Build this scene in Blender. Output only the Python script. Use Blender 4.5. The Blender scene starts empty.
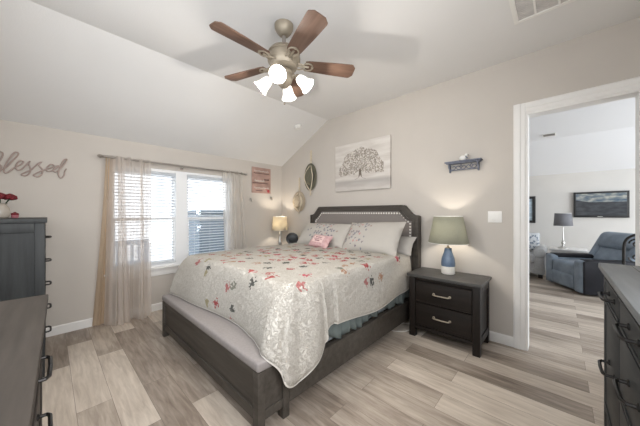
import bpy, bmesh, math, random
from mathutils import Vector, Matrix, noise as mnoise
random.seed(7)
PI = math.pi
SC = bpy.context.scene
COL = SC.collection

# ------------------------------------------------------------------ camera
cd = bpy.data.cameras.new('camera'); cam = bpy.data.objects.new('camera', cd); COL.objects.link(cam)
cam.location = (3.92, -3.096, 1.3)
cam.rotation_euler = (PI / 2, 0, math.radians(43.2))
cd.sensor_width = 36.0; cd.lens = 255.0 / 640 * 36; cd.clip_start = 0.02; cd.clip_end = 200
SC.camera = cam

# ------------------------------------------------------------------ world, exposure, big lights
w = bpy.data.worlds.new('world'); SC.world = w; w.use_nodes = True
bg = w.node_tree.nodes['Background']
bg.inputs[0].default_value = (0.90, 0.95, 1.0, 1); bg.inputs[1].default_value = 3.0
SC.view_settings.view_transform = 'Standard'; SC.view_settings.look = 'None'
SC.view_settings.exposure = -0.12; SC.view_settings.gamma = 1.0; SC.view_settings.use_curve_mapping = False
SC.cycles.use_denoising = True
SC.cycles.max_bounces = 10; SC.cycles.diffuse_bounces = 6; SC.cycles.transparent_max_bounces = 24
SC.cycles.sample_clamp_indirect = 6.0
SC.cycles.caustics_reflective = False; SC.cycles.caustics_refractive = False

def area(name, loc, rot, sx, sy, power, color):
    l = bpy.data.lights.new(name, 'AREA'); l.shape = 'RECTANGLE'; l.size = sx; l.size_y = sy
    l.energy = power; l.color = color
    o = bpy.data.objects.new(name, l); COL.objects.link(o); o.location = loc; o.rotation_euler = rot
    return o
# fill lamps at added, unseen bedroom windows; daylight at the unseen living room window
area('added_fill_back', (2.9, -3.90, 1.75), (math.radians(58), 0, 0), 2.6, 1.3, 26, (0.96, 0.98, 1.0))
area('added_fill_right', (4.95, -2.75, 1.72), (0, math.radians(70), 0), 1.25, 1.35, 80, (0.97, 0.98, 1.0))
area('daylight_living_window', (8.25, 2.4, 1.35), (0, math.radians(74), 0), 1.9, 3.6, 260, (0.86, 0.93, 1.0))

# ------------------------------------------------------------------ materials
def new_mat(name):
    m = bpy.data.materials.new(name); m.use_nodes = True
    return m, m.node_tree, m.node_tree.nodes['Principled BSDF']
def N(nt, t, **kw):
    n = nt.nodes.new(t)
    for k, v in kw.items(): setattr(n, k, v)
    return n
def ramp(nt, stops, interp='LINEAR'):
    r = N(nt, 'ShaderNodeValToRGB'); r.color_ramp.interpolation = interp
    e = r.color_ramp.elements
    while len(e) < len(stops): e.new(0.5)
    for i, (p, c) in enumerate(stops): e[i].position = p; e[i].color = (*c, 1)
    return r
def mat(name, col, rough=0.5, metal=0.0, var=0.0, vscale=8.0, bump=0.0, bscale=60.0, spec=0.5, stretch=(1, 1, 1), emit=None, estr=0):
    m, nt, p = new_mat(name)
    p.inputs['Base Color'].default_value = (*col, 1); p.inputs['Roughness'].default_value = rough
    p.inputs['Metallic'].default_value = metal; p.inputs['Specular IOR Level'].default_value = spec
    tc = N(nt, 'ShaderNodeTexCoord')
    if var or bump:
        mp = N(nt, 'ShaderNodeMapping'); mp.inputs['Scale'].default_value = stretch
        nt.links.new(tc.outputs['Object'], mp.inputs[0])
    if var:
        nz = N(nt, 'ShaderNodeTexNoise'); nz.inputs['Scale'].default_value = vscale; nz.inputs['Detail'].default_value = 5
        nt.links.new(mp.outputs[0], nz.inputs['Vector'])
        a = tuple(max(0, c * (1 - var)) for c in col); b = tuple(min(1, c * (1 + var)) for c in col)
        r = ramp(nt, [(0.3, a), (0.7, b)])
        nt.links.new(nz.outputs[0], r.inputs[0]); nt.links.new(r.outputs[0], p.inputs['Base Color'])
    if bump:
        nb = N(nt, 'ShaderNodeTexNoise'); nb.inputs['Scale'].default_value = bscale; nb.inputs['Detail'].default_value = 3
        nt.links.new(mp.outputs[0], nb.inputs['Vector'])
        bp = N(nt, 'ShaderNodeBump'); bp.inputs['Strength'].default_value = bump; bp.inputs['Distance'].default_value = 0.01
        nt.links.new(nb.outputs[0], bp.inputs['Height']); nt.links.new(bp.outputs[0], p.inputs['Normal'])
    if emit:
        p.inputs['Emission Color'].default_value = (*emit, 1); p.inputs['Emission Strength'].default_value = estr
    return m

M = {}
M['wall'] = mat('wall_paint', (0.55, 0.512, 0.468), 0.85, var=0.02, vscale=3, bump=0.06, bscale=140, spec=0.2)
M['ceiling'] = mat('ceiling_paint', (0.74, 0.735, 0.725), 0.9, var=0.01, vscale=3, bump=0.10, bscale=110, spec=0.15)
M['lr_wall'] = mat('living_wall_paint', (0.62, 0.60, 0.57), 0.85, var=0.02, vscale=3, spec=0.2)
M['lr_ceiling'] = mat('living_ceiling_daylight_tint', (0.76, 0.77, 0.79), 0.9, spec=0.15)  # faint blue of the daylight put into the white
M['trim'] = mat('white_trim_paint', (0.80, 0.79, 0.77), 0.4, var=0.01, vscale=5)
M['vinyl'] = mat('white_window_vinyl', (0.85, 0.86, 0.87), 0.35, var=0.01, vscale=5)

def wood(name, dark, light, rough=0.5, axis='Z', scale=1.0, bump=0.15):
    m, nt, p = new_mat(name)
    tc = N(nt, 'ShaderNodeTexCoord'); mp = N(nt, 'ShaderNodeMapping')
    s = {'X': (1.2, 14, 14), 'Y': (14, 1.2, 14), 'Z': (14, 14, 1.2)}[axis]
    mp.inputs['Scale'].default_value = tuple(v * scale for v in s)
    nt.links.new(tc.outputs['Object'], mp.inputs[0])
    nz = N(nt, 'ShaderNodeTexNoise'); nz.inputs['Scale'].default_value = 1.6; nz.inputs['Detail'].default_value = 7; nz.inputs['Roughness'].default_value = 0.65
    nt.links.new(mp.outputs[0], nz.inputs['Vector'])
    r = ramp(nt, [(0.28, dark), (0.72, light)])
    nt.links.new(nz.outputs[0], r.inputs[0]); nt.links.new(r.outputs[0], p.inputs['Base Color'])
    p.inputs['Roughness'].default_value = rough; p.inputs['Specular IOR Level'].default_value = 0.3
    bp = N(nt, 'ShaderNodeBump'); bp.inputs['Strength'].default_value = bump; bp.inputs['Distance'].default_value = 0.004
    nt.links.new(nz.outputs[0], bp.inputs['Height']); nt.links.new(bp.outputs[0], p.inputs['Normal'])
    return m
M['wood'] = wood('dark_stained_wood', (0.020, 0.0165, 0.0145), (0.050, 0.042, 0.037), 0.5)
M['wood_x'] = wood('dark_stained_wood_long_grain', (0.020, 0.0165, 0.0145), (0.050, 0.042, 0.037), 0.5, 'X')
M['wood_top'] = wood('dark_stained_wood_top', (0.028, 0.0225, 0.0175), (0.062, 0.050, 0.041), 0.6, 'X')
for nm_, d_, l_, td_, tl_ in (('brown', (0.006, 0.004, 0.003), (0.018, 0.013, 0.010), (0.045, 0.044, 0.042), (0.080, 0.077, 0.074)), ('grey', (0.016, 0.0175, 0.018), (0.042, 0.045, 0.046), (0.115, 0.121, 0.124), (0.185, 0.193, 0.197))):  # grey: cool daylight on the right chest mixed into its wood colour
    M['wood_' + nm_] = wood('weathered_' + nm_ + '_wood', d_, l_, 0.5); M['wood_x_' + nm_] = wood('weathered_' + nm_ + '_wood_long_grain', d_, l_, 0.5, 'X'); M['wood_top_' + nm_] = wood('weathered_' + nm_ + '_wood_top', td_, tl_, 0.45, 'X')  # tops are lighter and greyer, reflected sheen put into the colour
M['wood_bed'] = wood('bed_wood', (0.042, 0.036, 0.0295), (0.086, 0.075, 0.064), 0.5, 'X')
M['blade'] = wood('fan_blade_wood', (0.085, 0.048, 0.033), (0.18, 0.107, 0.075), 0.55, 'X', 1.5, 0.05)
M['iron'] = mat('black_iron', (0.030, 0.028, 0.027), 0.38, 0.7, var=0.2, vscale=20)
M['steel'] = mat('dark_pewter', (0.42, 0.39, 0.36), 0.3, 0.9, var=0.1, vscale=20)
M['nickel'] = mat('antique_nickel', (0.33, 0.285, 0.22), 0.5, 0.5, var=0.06, vscale=20)
M['bench_fabric'] = mat('grey_bench_linen', (0.28, 0.255, 0.245), 0.9, var=0.06, vscale=60, bump=0.3, bscale=400, spec=0.2)
M['head_fabric'] = mat('grey_headboard_linen', (0.23, 0.205, 0.19), 0.9, var=0.05, vscale=60, bump=0.3, bscale=400, spec=0.2)
M['white_linen'] = mat('white_linen', (0.40, 0.378, 0.35), 0.9, var=0.03, vscale=8, bump=0.15, bscale=40, spec=0.2)
M['mattress'] = mat('white_mattress_ticking', (0.78, 0.77, 0.75), 0.9, var=0.03, vscale=20, spec=0.2)
M['box_fabric'] = mat('grey_box_spring_cloth', (0.33, 0.36, 0.37), 0.9, var=0.08, vscale=20, spec=0.2)
M['teal'] = mat('pale_teal_cotton', (0.135, 0.16, 0.156), 0.85, var=0.15, vscale=7, bump=0.2, bscale=30, spec=0.2)
M['gold_brass'] = mat('brass', (0.6, 0.45, 0.2), 0.3, 0.9)
M['white_gloss'] = mat('white_plastic', (0.80, 0.79, 0.76), 0.35, var=0.01)
M['black'] = mat('black_plastic', (0.02, 0.02, 0.021), 0.35, var=0.1)
M['deck'] = mat('porch_concrete', (0.62, 0.62, 0.62), 0.9, var=0.08, vscale=4)
M['shed'] = mat('slate_blue_grey_plastic', (0.16, 0.21, 0.26), 0.6, var=0.1, vscale=4)
M['bench_out'] = mat('pale_blue_grey_wood', (0.36, 0.44, 0.55), 0.6, var=0.1, vscale=6)
M['silver'] = mat('mottled_silver', (0.55, 0.54, 0.52), 0.3, 0.85, var=0.15, vscale=20)
M['rope'] = mat('cream_macrame_cord', (0.66, 0.58, 0.45), 0.9, var=0.12, vscale=80, bump=0.4, bscale=200)
M['hat_a'] = mat('olive_grey_straw', (0.12, 0.115, 0.082), 0.8, var=0.25, vscale=70, bump=0.5, bscale=160)
M['hat_b'] = mat('natural_straw', (0.42, 0.35, 0.26), 0.8, var=0.2, vscale=70, bump=0.5, bscale=160)
M['script'] = mat('rosewood_script', (0.37, 0.29, 0.255), 0.6, var=0.1, vscale=20)
M['shelf_blue'] = mat('weathered_blue_grey_paint', (0.13, 0.145, 0.19), 0.6, var=0.25, vscale=30, bump=0.2, bscale=60)
M['ceramic_blue'] = mat('dusty_blue_ceramic', (0.11, 0.16, 0.24), 0.35, var=0.15, vscale=25)
M['ceramic_white'] = mat('speckled_white_ceramic', (0.72, 0.69, 0.63), 0.5, var=0.06, vscale=60)
M['vase_glass'] = mat('cloudy_cream_glass', (0.38, 0.34, 0.29), 0.25, var=0.1, vscale=14)
M['rose'] = mat('red_rose_petals', (0.13, 0.004, 0.010), 0.65, var=0.35, vscale=30)
M['leaf'] = mat('dark_leaf', (0.03, 0.06, 0.02), 0.6, var=0.3, vscale=20)
M['pinkish'] = mat('dusty_pink_glaze', (0.34, 0.12, 0.14), 0.5, var=0.3, vscale=40)
M['recl_blue'] = mat('slate_blue_leather', (0.20, 0.245, 0.30), 0.5, var=0.22, vscale=7, bump=0.25, bscale=14)
M['recl_dark'] = mat('charcoal_leather', (0.014, 0.014, 0.018), 0.6, spec=0.2, var=0.2, vscale=8, bump=0.15, bscale=20)
M['chair_grey'] = mat('pale_grey_chenille', (0.42, 0.43, 0.44), 0.95, var=0.08, vscale=30, bump=0.3, bscale=200, spec=0.15)
M['table_white'] = mat('pale_stone', (0.62, 0.62, 0.62), 0.35, var=0.08, vscale=9)
M['vent_grey'] = mat('grey_vent_filter', (0.55, 0.53, 0.51), 0.8, var=0.1, vscale=12)
M['cable'] = mat('white_cable', (0.72, 0.69, 0.64), 0.5)
M['nail'] = mat('silver_nailheads', (0.80, 0.77, 0.72), 0.4, 0.25)
M['piping'] = mat('quilt_binding', (0.60, 0.57, 0.52), 0.9, var=0.03, vscale=30)

def glow(name, col, strength, trans=(1, 1, 1)):
    m, nt, p = new_mat(name)
    p.inputs['Base Color'].default_value = (*trans, 1); p.inputs['Roughness'].default_value = 0.35
    p.inputs['Emission Color'].default_value = (*col, 1); p.inputs['Emission Strength'].default_value = strength
    return m
M['fan_glass'] = glow('lit_frosted_glass', (1.0, 0.95, 0.88), 2.2, (0.9, 0.88, 0.84))
M['bulb'] = glow('lit_bulb', (1.0, 0.9, 0.75), 9.0)

def shade_mat(name, col, tr=0.5):
    m, nt, p = new_mat(name)
    out = nt.nodes['Material Output']
    tc = N(nt, 'ShaderNodeTexCoord')
    nz = N(nt, 'ShaderNodeTexNoise'); nz.inputs['Scale'].default_value = 90; nt.links.new(tc.outputs['Object'], nz.inputs['Vector'])
    r = ramp(nt, [(0.3, tuple(c * 0.94 for c in col)), (0.7, col)])
    nt.links.new(nz.outputs[0], r.inputs[0])
    nt.links.new(r.outputs[0], p.inputs['Base Color']); p.inputs['Roughness'].default_value = 0.9
    t = N(nt, 'ShaderNodeBsdfTranslucent'); nt.links.new(r.outputs[0], t.inputs[0])
    mx = N(nt, 'ShaderNodeMixShader'); mx.inputs[0].default_value = tr
    nt.links.new(p.outputs[0], mx.inputs[1]); nt.links.new(t.outputs[0], mx.inputs[2]); nt.links.new(mx.outputs[0], out.inputs[0])
    return m
M['blind'] = shade_mat('white_blind_slats', (0.88, 0.90, 0.92), 0.55)
M['shade_sage'] = shade_mat('sage_linen_shade', (0.385, 0.38, 0.295), 0.24)
M['shade_cream'] = shade_mat('cream_linen_shade', (0.76, 0.69, 0.54), 0.35)
M['shade_grey'] = shade_mat('grey_linen_shade', (0.20, 0.20, 0.215), 0.12)

def sheer_mat(name, col, clear):
    m, nt, p = new_mat(name)
    out = nt.nodes['Material Output']
    tc = N(nt, 'ShaderNodeTexCoord')
    wv = N(nt, 'ShaderNodeTexNoise'); wv.inputs['Scale'].default_value = 220; nt.links.new(tc.outputs['Object'], wv.inputs['Vector'])
    r = ramp(nt, [(0.3, tuple(c * 0.93 for c in col)), (0.7, col)]); nt.links.new(wv.outputs[0], r.inputs[0])
    nt.links.new(r.outputs[0], p.inputs['Base Color']); p.inputs['Roughness'].default_value = 0.95; p.inputs['Specular IOR Level'].default_value = 0.1
    t = N(nt, 'ShaderNodeBsdfTranslucent'); nt.links.new(r.outputs[0], t.inputs[0])
    a = N(nt, 'ShaderNodeMixShader'); a.inputs[0].default_value = 0.5
    nt.links.new(p.outputs[0], a.inputs[1]); nt.links.new(t.outputs[0], a.inputs[2])
    tr = N(nt, 'ShaderNodeBsdfTransparent')
    b = N(nt, 'ShaderNodeMixShader'); b.inputs[0].default_value = clear
    nt.links.new(a.outputs[0], b.inputs[1]); nt.links.new(tr.outputs[0], b.inputs[2]); nt.links.new(b.outputs[0], out.inputs[0])
    return m
M['sheer'] = sheer_mat('sheer_greige_voile', (0.76, 0.69, 0.63), 0.36)
M['sheer_white'] = sheer_mat('sheer_cream_voile', (0.80, 0.76, 0.71), 0.42)
M['drape'] = sheer_mat('tan_lining', (0.66, 0.52, 0.38), 0.12)

def glass_mat():
    m, nt, p = new_mat('window_glass')
    out = nt.nodes['Material Output']
    tr = N(nt, 'ShaderNodeBsdfTransparent'); g = N(nt, 'ShaderNodeBsdfGlossy'); g.inputs['Roughness'].default_value = 0.02
    mx = N(nt, 'ShaderNodeMixShader'); mx.inputs[0].default_value = 0.06
    nt.links.new(tr.outputs[0], mx.inputs[1]); nt.links.new(g.outputs[0], mx.inputs[2]); nt.links.new(mx.outputs[0], out.inputs[0])
    return m
M['glass'] = glass_mat()

def floor_mat():
    m, nt, p = new_mat('vinyl_plank_floor')
    tc = N(nt, 'ShaderNodeTexCoord')
    br = N(nt, 'ShaderNodeTexBrick'); br.offset = 0.37; br.offset_frequency = 2; br.squash = 1.0
    br.inputs['Scale'].default_value = 1.0; br.inputs['Brick Width'].default_value = 1.22; br.inputs['Row Height'].default_value = 0.182
    br.inputs['Mortar Size'].default_value = 0.0012; br.inputs['Mortar Smooth'].default_value = 0.2; br.inputs['Bias'].default_value = 0.0
    br.inputs['Color1'].default_value = (0, 0, 0, 1); br.inputs['Color2'].default_value = (1, 1, 1, 1); br.inputs['Mortar'].default_value = (0.3, 0.3, 0.3, 1)
    mp0 = N(nt, 'ShaderNodeMapping'); mp0.inputs['Location'].default_value = (0.35, 0.06, 0)
    nt.links.new(tc.outputs['Object'], mp0.inputs[0]); nt.links.new(mp0.outputs[0], br.inputs['Vector'])
    # grain offset per plank
    sep = N(nt, 'ShaderNodeSeparateXYZ'); nt.links.new(tc.outputs['Object'], sep.inputs[0])
    mul = N(nt, 'ShaderNodeMath', operation='MULTIPLY'); mul.inputs[1].default_value = 37.0; nt.links.new(br.outputs['Color'], mul.inputs[0])
    addx = N(nt, 'ShaderNodeMath', operation='ADD'); nt.links.new(sep.outputs[0], addx.inputs[0]); nt.links.new(mul.outputs[0], addx.inputs[1])
    cmb = N(nt, 'ShaderNodeCombineXYZ'); nt.links.new(addx.outputs[0], cmb.inputs[0]); nt.links.new(sep.outputs[1], cmb.inputs[1])
    mp = N(nt, 'ShaderNodeMapping'); mp.inputs['Scale'].default_value = (2.2, 20, 1); nt.links.new(cmb.outputs[0], mp.inputs[0])
    nz = N(nt, 'ShaderNodeTexNoise'); nz.inputs['Scale'].default_value = 1.6; nz.inputs['Detail'].default_value = 8; nz.inputs['Roughness'].default_value = 0.62; nz.inputs['Distortion'].default_value = 0.6
    nt.links.new(mp.outputs[0], nz.inputs['Vector'])
    mp2 = N(nt, 'ShaderNodeMapping'); mp2.inputs['Scale'].default_value = (0.9, 3.2, 1); nt.links.new(cmb.outputs[0], mp2.inputs[0])
    nz2 = N(nt, 'ShaderNodeTexNoise'); nz2.inputs['Scale'].default_value = 1.7; nz2.inputs['Detail'].default_value = 3
    nt.links.new(mp2.outputs[0], nz2.inputs['Vector'])
    # value = 0.45*plank + 0.35*grain + 0.3*blotch
    a = N(nt, 'ShaderNodeMath', operation='MULTIPLY'); a.inputs[1].default_value = 0.40; nt.links.new(br.outputs['Color'], a.inputs[0])
    b = N(nt, 'ShaderNodeMath', operation='MULTIPLY_ADD'); b.inputs[1].default_value = 0.62; nt.links.new(nz.outputs[0], b.inputs[0]); nt.links.new(a.outputs[0], b.inputs[2])
    c = N(nt, 'ShaderNodeMath', operation='MULTIPLY_ADD'); c.inputs[1].default_value = 0.38; nt.links.new(nz2.outputs[0], c.inputs[0]); nt.links.new(b.outputs[0], c.inputs[2])
    r = ramp(nt, [(0.36, (0.150, 0.115, 0.088)), (0.56, (0.31, 0.255, 0.208)), (0.76, (0.49, 0.42, 0.35)), (0.98, (0.67, 0.59, 0.505))])
    nt.links.new(c.outputs[0], r.inputs[0])
    mx = N(nt, 'ShaderNodeMix', data_type='RGBA'); mx.inputs[7].default_value = (0.16, 0.125, 0.10, 1)
    nt.links.new(br.outputs['Fac'], mx.inputs[0]); nt.links.new(r.outputs[0], mx.inputs[6])
    nt.links.new(mx.outputs[2], p.inputs['Base Color'])
    p.inputs['Roughness'].default_value = 0.42; p.inputs['Specular IOR Level'].default_value = 0.4
    bp = N(nt, 'ShaderNodeBump'); bp.inputs['Strength'].default_value = 0.12; bp.inputs['Distance'].default_value = 0.004
    nt.links.new(nz.outputs[0], bp.inputs['Height']); nt.links.new(bp.outputs[0], p.inputs['Normal'])
    return m
M['floor'] = floor_mat()

def print_mat(name, base, scale, rad, region, dens, palette, bump_s, bump, fall=0.35, stitch_shade=1.0):
    """cloth with a printed floral scatter placed in UV metres; region = (u centre, v centre, u half, v half)"""
    m, nt, p = new_mat(name)
    uv = N(nt, 'ShaderNodeTexCoord')
    nzd = N(nt, 'ShaderNodeTexNoise'); nzd.inputs['Scale'].default_value = scale * 5.0; nzd.inputs['Detail'].default_value = 3
    nt.links.new(uv.outputs['UV'], nzd.inputs['Vector'])
    vo = N(nt, 'ShaderNodeTexVoronoi', voronoi_dimensions='2D'); vo.inputs['Scale'].default_value = scale; nt.links.new(uv.outputs['UV'], vo.inputs['Vector'])
    # petal breakup
    d = N(nt, 'ShaderNodeMath', operation='MULTIPLY_ADD'); d.inputs[1].default_value = 1.5
    nt.links.new(nzd.outputs[0], d.inputs[0]); nt.links.new(vo.outputs['Distance'], d.inputs[2])
    m1 = N(nt, 'ShaderNodeMath', operation='LESS_THAN'); m1.inputs[1].default_value = 0.75 + rad; nt.links.new(d.outputs[0], m1.inputs[0])
    # region mask
    sp = N(nt, 'ShaderNodeSeparateXYZ'); nt.links.new(uv.outputs['UV'], sp.inputs[0])
    def ax(i, c, h):
        s = N(nt, 'ShaderNodeMath', operation='SUBTRACT'); s.inputs[1].default_value = c; nt.links.new(sp.outputs[i], s.inputs[0])
        q = N(nt, 'ShaderNodeMath', operation='DIVIDE'); q.inputs[1].default_value = h; nt.links.new(s.outputs[0], q.inputs[0])
        e = N(nt, 'ShaderNodeMath', operation='POWER'); e.inputs[1].default_value = 2
        ab = N(nt, 'ShaderNodeMath', operation='ABSOLUTE'); nt.links.new(q.outputs[0], ab.inputs[0]); nt.links.new(ab.outputs[0], e.inputs[0]); return e
    ex, ey = ax(0, region[0], region[2]), ax(1, region[1], region[3])
    sm = N(nt, 'ShaderNodeMath', operation='ADD'); nt.links.new(ex.outputs[0], sm.inputs[0]); nt.links.new(ey.outputs[0], sm.inputs[1])
    # probability of a print in a cell falls with distance from the middle
    cs = N(nt, 'ShaderNodeSeparateColor'); nt.links.new(vo.outputs['Color'], cs.inputs[0])
    pr = N(nt, 'ShaderNodeMath', operation='MULTIPLY_ADD'); pr.inputs[1].default_value = -fall; pr.inputs[2].default_value = dens; nt.links.new(sm.outputs[0], pr.inputs[0])
    lt = N(nt, 'ShaderNodeMath', operation='LESS_THAN'); nt.links.new(cs.outputs[0], lt.inputs[0]); nt.links.new(pr.outputs[0], lt.inputs[1])
    mk = N(nt, 'ShaderNodeMath', operation='MULTIPLY'); nt.links.new(m1.outputs[0], mk.inputs[0]); nt.links.new(lt.outputs[0], mk.inputs[1])
    cr = ramp(nt, palette, 'CONSTANT'); nt.links.new(cs.outputs[1], cr.inputs[0])
    # slight variation of the ground cloth
    g = N(nt, 'ShaderNodeTexNoise'); g.inputs['Scale'].default_value = 6; nt.links.new(uv.outputs['UV'], g.inputs['Vector'])
    gr = ramp(nt, [(0.3, tuple(c * 0.97 for c in base)), (0.7, base)]); nt.links.new(g.outputs[0], gr.inputs[0])
    mx = N(nt, 'ShaderNodeMix', data_type='RGBA'); nt.links.new(mk.outputs[0], mx.inputs[0]); nt.links.new(gr.outputs[0], mx.inputs[6]); nt.links.new(cr.outputs[0], mx.inputs[7])
    nt.links.new(mx.outputs[2], p.inputs['Base Color'])
    p.inputs['Roughness'].default_value = 1.0; p.inputs['Specular IOR Level'].default_value = 0.03
    pm = mx
    nb = N(nt, 'ShaderNodeTexNoise'); nb.inputs['Scale'].default_value = bump_s; nb.inputs['Detail'].default_value = 1.5; nb.inputs['Distortion'].default_value = 1.5
    nt.links.new(uv.outputs['Object'], nb.inputs['Vector'])
    rb = ramp(nt, [(0.42, (0, 0, 0)), (0.50, (1, 1, 1)), (0.58, (0, 0, 0))]); nt.links.new(nb.outputs[0], rb.inputs[0])
    if stitch_shade < 1.0:            # stitch relief shading painted as lines darker than the cloth
        tm = N(nt, 'ShaderNodeMix', data_type='RGBA', blend_type='MULTIPLY'); tm.inputs[7].default_value = (stitch_shade, stitch_shade * 0.98, stitch_shade * 0.95, 1)
        nt.links.new(rb.outputs[0], tm.inputs[0]); nt.links.new(pm.outputs[2], tm.inputs[6]); nt.links.new(tm.outputs[2], p.inputs['Base Color'])
    bp = N(nt, 'ShaderNodeBump'); bp.inputs['Strength'].default_value = bump; bp.inputs['Distance'].default_value = 0.012; bp.invert = True
    nt.links.new(rb.outputs[0], bp.inputs['Height']); nt.links.new(bp.outputs[0], p.inputs['Normal'])
    return m
PAL = [(0.0, (0.40, 0.10, 0.10)), (0.17, (0.12, 0.12, 0.11)), (0.36, (0.45, 0.19, 0.18)), (0.52, (0.42, 0.25, 0.17)), (0.66, (0.24, 0.24, 0.20)), (0.78, (0.50, 0.11, 0.14)), (0.9, (0.38, 0.34, 0.22))]
M['quilt'] = print_mat('floral_stitched_quilt', (0.565, 0.535, 0.485), 8.0, 0.255, (1.88, -1.15, 0.82, 0.98), 1.0, PAL, 42, 0.7, 0.50, 0.84)
PAL2 = [(0.0, (0.20, 0.17, 0.20)), (0.3, (0.45, 0.22, 0.22)), (0.5, (0.16, 0.17, 0.22)), (0.75, (0.30, 0.22, 0.20))]
M['sham_a'] = print_mat('printed_sham_left', (0.45, 0.425, 0.39), 20, 0.26, (0.50, 0.24, 0.26, 0.20), 0.95, PAL2, 14, 0.12, 0.6)
M['sham_b'] = print_mat('printed_sham_right', (0.45, 0.425, 0.39), 20, 0.26, (0.17, 0.24, 0.24, 0.22), 0.95, PAL2, 14, 0.12, 0.6)

# ------------------------------------------------------------------ mesh builder
ROOTLOC = {}
class MB:
    def __init__(s): s.bm = bmesh.new(); s.uv = None
    def box(s, x0, x1, y0, y1, z0, z1, bev=0.0, mtx=None, seg=2):
        r = bmesh.ops.create_cube(s.bm, size=1.0); vs = r['verts']
        for v in vs: v.co = Vector(((x0 + x1) / 2 + v.co.x * (x1 - x0), (y0 + y1) / 2 + v.co.y * (y1 - y0), (z0 + z1) / 2 + v.co.z * (z1 - z0)))
        if bev:
            es = list({e for v in vs for e in v.link_edges})
            r = bmesh.ops.bevel(s.bm, geom=es, offset=bev, segments=seg, affect='EDGES', profile=0.6)
            vs = list({v for f in r['faces'] for v in f.verts} | {v for v in vs if v.is_valid})
        if mtx is not None:
            for v in vs: v.co = mtx @ v.co
        return s
    def tube(s, pts, r, seg=8, closed=False, flat=None):
        pts = [Vector(p) for p in pts]; n = len(pts); rings = []
        up = Vector((0, 0, 1)); prev = None
        for i, p in enumerate(pts):
            a = pts[(i - 1) % n] if (closed or i > 0) else p; b = pts[(i + 1) % n] if (closed or i < n - 1) else p
            t = (b - a)
            t = t.normalized() if t.length > 1e-9 else Vector((0, 0, 1))
            if prev is None:
                ref = up if abs(t.z) < 0.9 else Vector((1, 0, 0)); u = t.cross(ref).normalized()
            else:
                u = prev - t * prev.dot(t); u = u.normalized() if u.length > 1e-6 else t.orthogonal().normalized()
            prev = u; v = t.cross(u)
            rr = r[i] if isinstance(r, (list, tuple)) else r
            rings.append([s.bm.verts.new(p + (u * math.cos(2 * PI * k / seg) + v * math.sin(2 * PI * k / seg)) * rr) for k in range(seg)])
        m = n if closed else n - 1
        for i in range(m):
            A, B = rings[i], rings[(i + 1) % n]
            for k in range(seg): s.bm.faces.new((A[k], A[(k + 1) % seg], B[(k + 1) % seg], B[k]))
        if not closed:
            s.bm.faces.new(rings[0][::-1]); s.bm.faces.new(rings[-1])
        return s
    def lathe(s, prof, c=(0, 0, 0), seg=28, mtx=None, sx=1.0, sy=1.0, cap=True):
        rings = []
        for (r, z) in prof:
            ring = []
            for k in range(seg):
                a = 2 * PI * k / seg; co = Vector((r * sx * math.cos(a), r * sy * math.sin(a), z))
                co = (mtx @ co) if mtx is not None else co + Vector(c)
                ring.append(s.bm.verts.new(co))
            rings.append(ring)
        for A, B in zip(rings, rings[1:]):
            for k in range(seg): s.bm.faces.new((A[k], A[(k + 1) % seg], B[(k + 1) % seg], B[k]))
        if cap:
            s.bm.faces.new(rings[0][::-1]); s.bm.faces.new(rings[-1])
        return s
    def sphere(s, c, r, sx=1, sy=1, sz=1, seg=12, rings=8):
        rr = bmesh.ops.create_uvsphere(s.bm, u_segments=seg, v_segments=rings, radius=r)
        for v in rr['verts']: v.co = Vector((c[0] + v.co.x * sx, c[1] + v.co.y * sy, c[2] + v.co.z * sz))
        return s
    def grid(s, P, uvs=None, flip=False):
        vs = [[s.bm.verts.new(p) for p in row] for row in P]
        if uvs and s.uv is None: s.uv = s.bm.loops.layers.uv.new('UVMap')
        for i in range(len(P) - 1):
            for j in range(len(P[0]) - 1):
                idx = [(i, j), (i + 1, j), (i + 1, j + 1), (i, j + 1)]
                if flip: idx = idx[::-1]
                try: f = s.bm.faces.new([vs[a][b] for a, b in idx])
                except ValueError: continue
                if uvs:
                    for l, (a, b) in zip(f.loops, idx): l[s.uv].uv = uvs[a][b]
        return s
    def prism(s, poly, axis, d0, d1, bev=0.0):
        """polygon in the two other axes (x,y / x,z / y,z) extruded along axis between d0 and d1"""
        def P(a, b, d): return {'X': (d, a, b), 'Y': (a, d, b), 'Z': (a, b, d)}[axis]
        A = [s.bm.verts.new(P(a, b, d0)) for a, b in poly]; B = [s.bm.verts.new(P(a, b, d1)) for a, b in poly]
        n = len(poly); fs = [s.bm.faces.new(A), s.bm.faces.new(B[::-1])]
        for i in range(n): fs.append(s.bm.faces.new((A[i], B[i], B[(i + 1) % n], A[(i + 1) % n])))
        bmesh.ops.recalc_face_normals(s.bm, faces=fs)
        if bev:
            es = list({e for f in fs[:2] for e in f.edges})
            bmesh.ops.bevel(s.bm, geom=es, offset=bev, segments=2, affect='EDGES', profile=0.6)
        return s
    def ring_prism(s, outer, inner, axis, d0, d1):
        def P(a, b, d): return {'X': (d, a, b), 'Y': (a, d, b), 'Z': (a, b, d)}[axis]
        n = len(outer)
        v = [[s.bm.verts.new(P(a, b, d)) for a, b in q] for q in (outer, inner) for d in (d0, d1)]
        O0, O1, I0, I1 = v; fs = []
        for i in range(n):
            j = (i + 1) % n
            for q in ((O0[i], O0[j], I0[j], I0[i]), (O1[i], I1[i], I1[j], O1[j]), (O0[i], O1[i], O1[j], O0[j]), (I0[i], I0[j], I1[j], I1[i])):
                fs.append(s.bm.faces.new(q))
        bmesh.ops.recalc_face_normals(s.bm, faces=fs)
        return s
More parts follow.
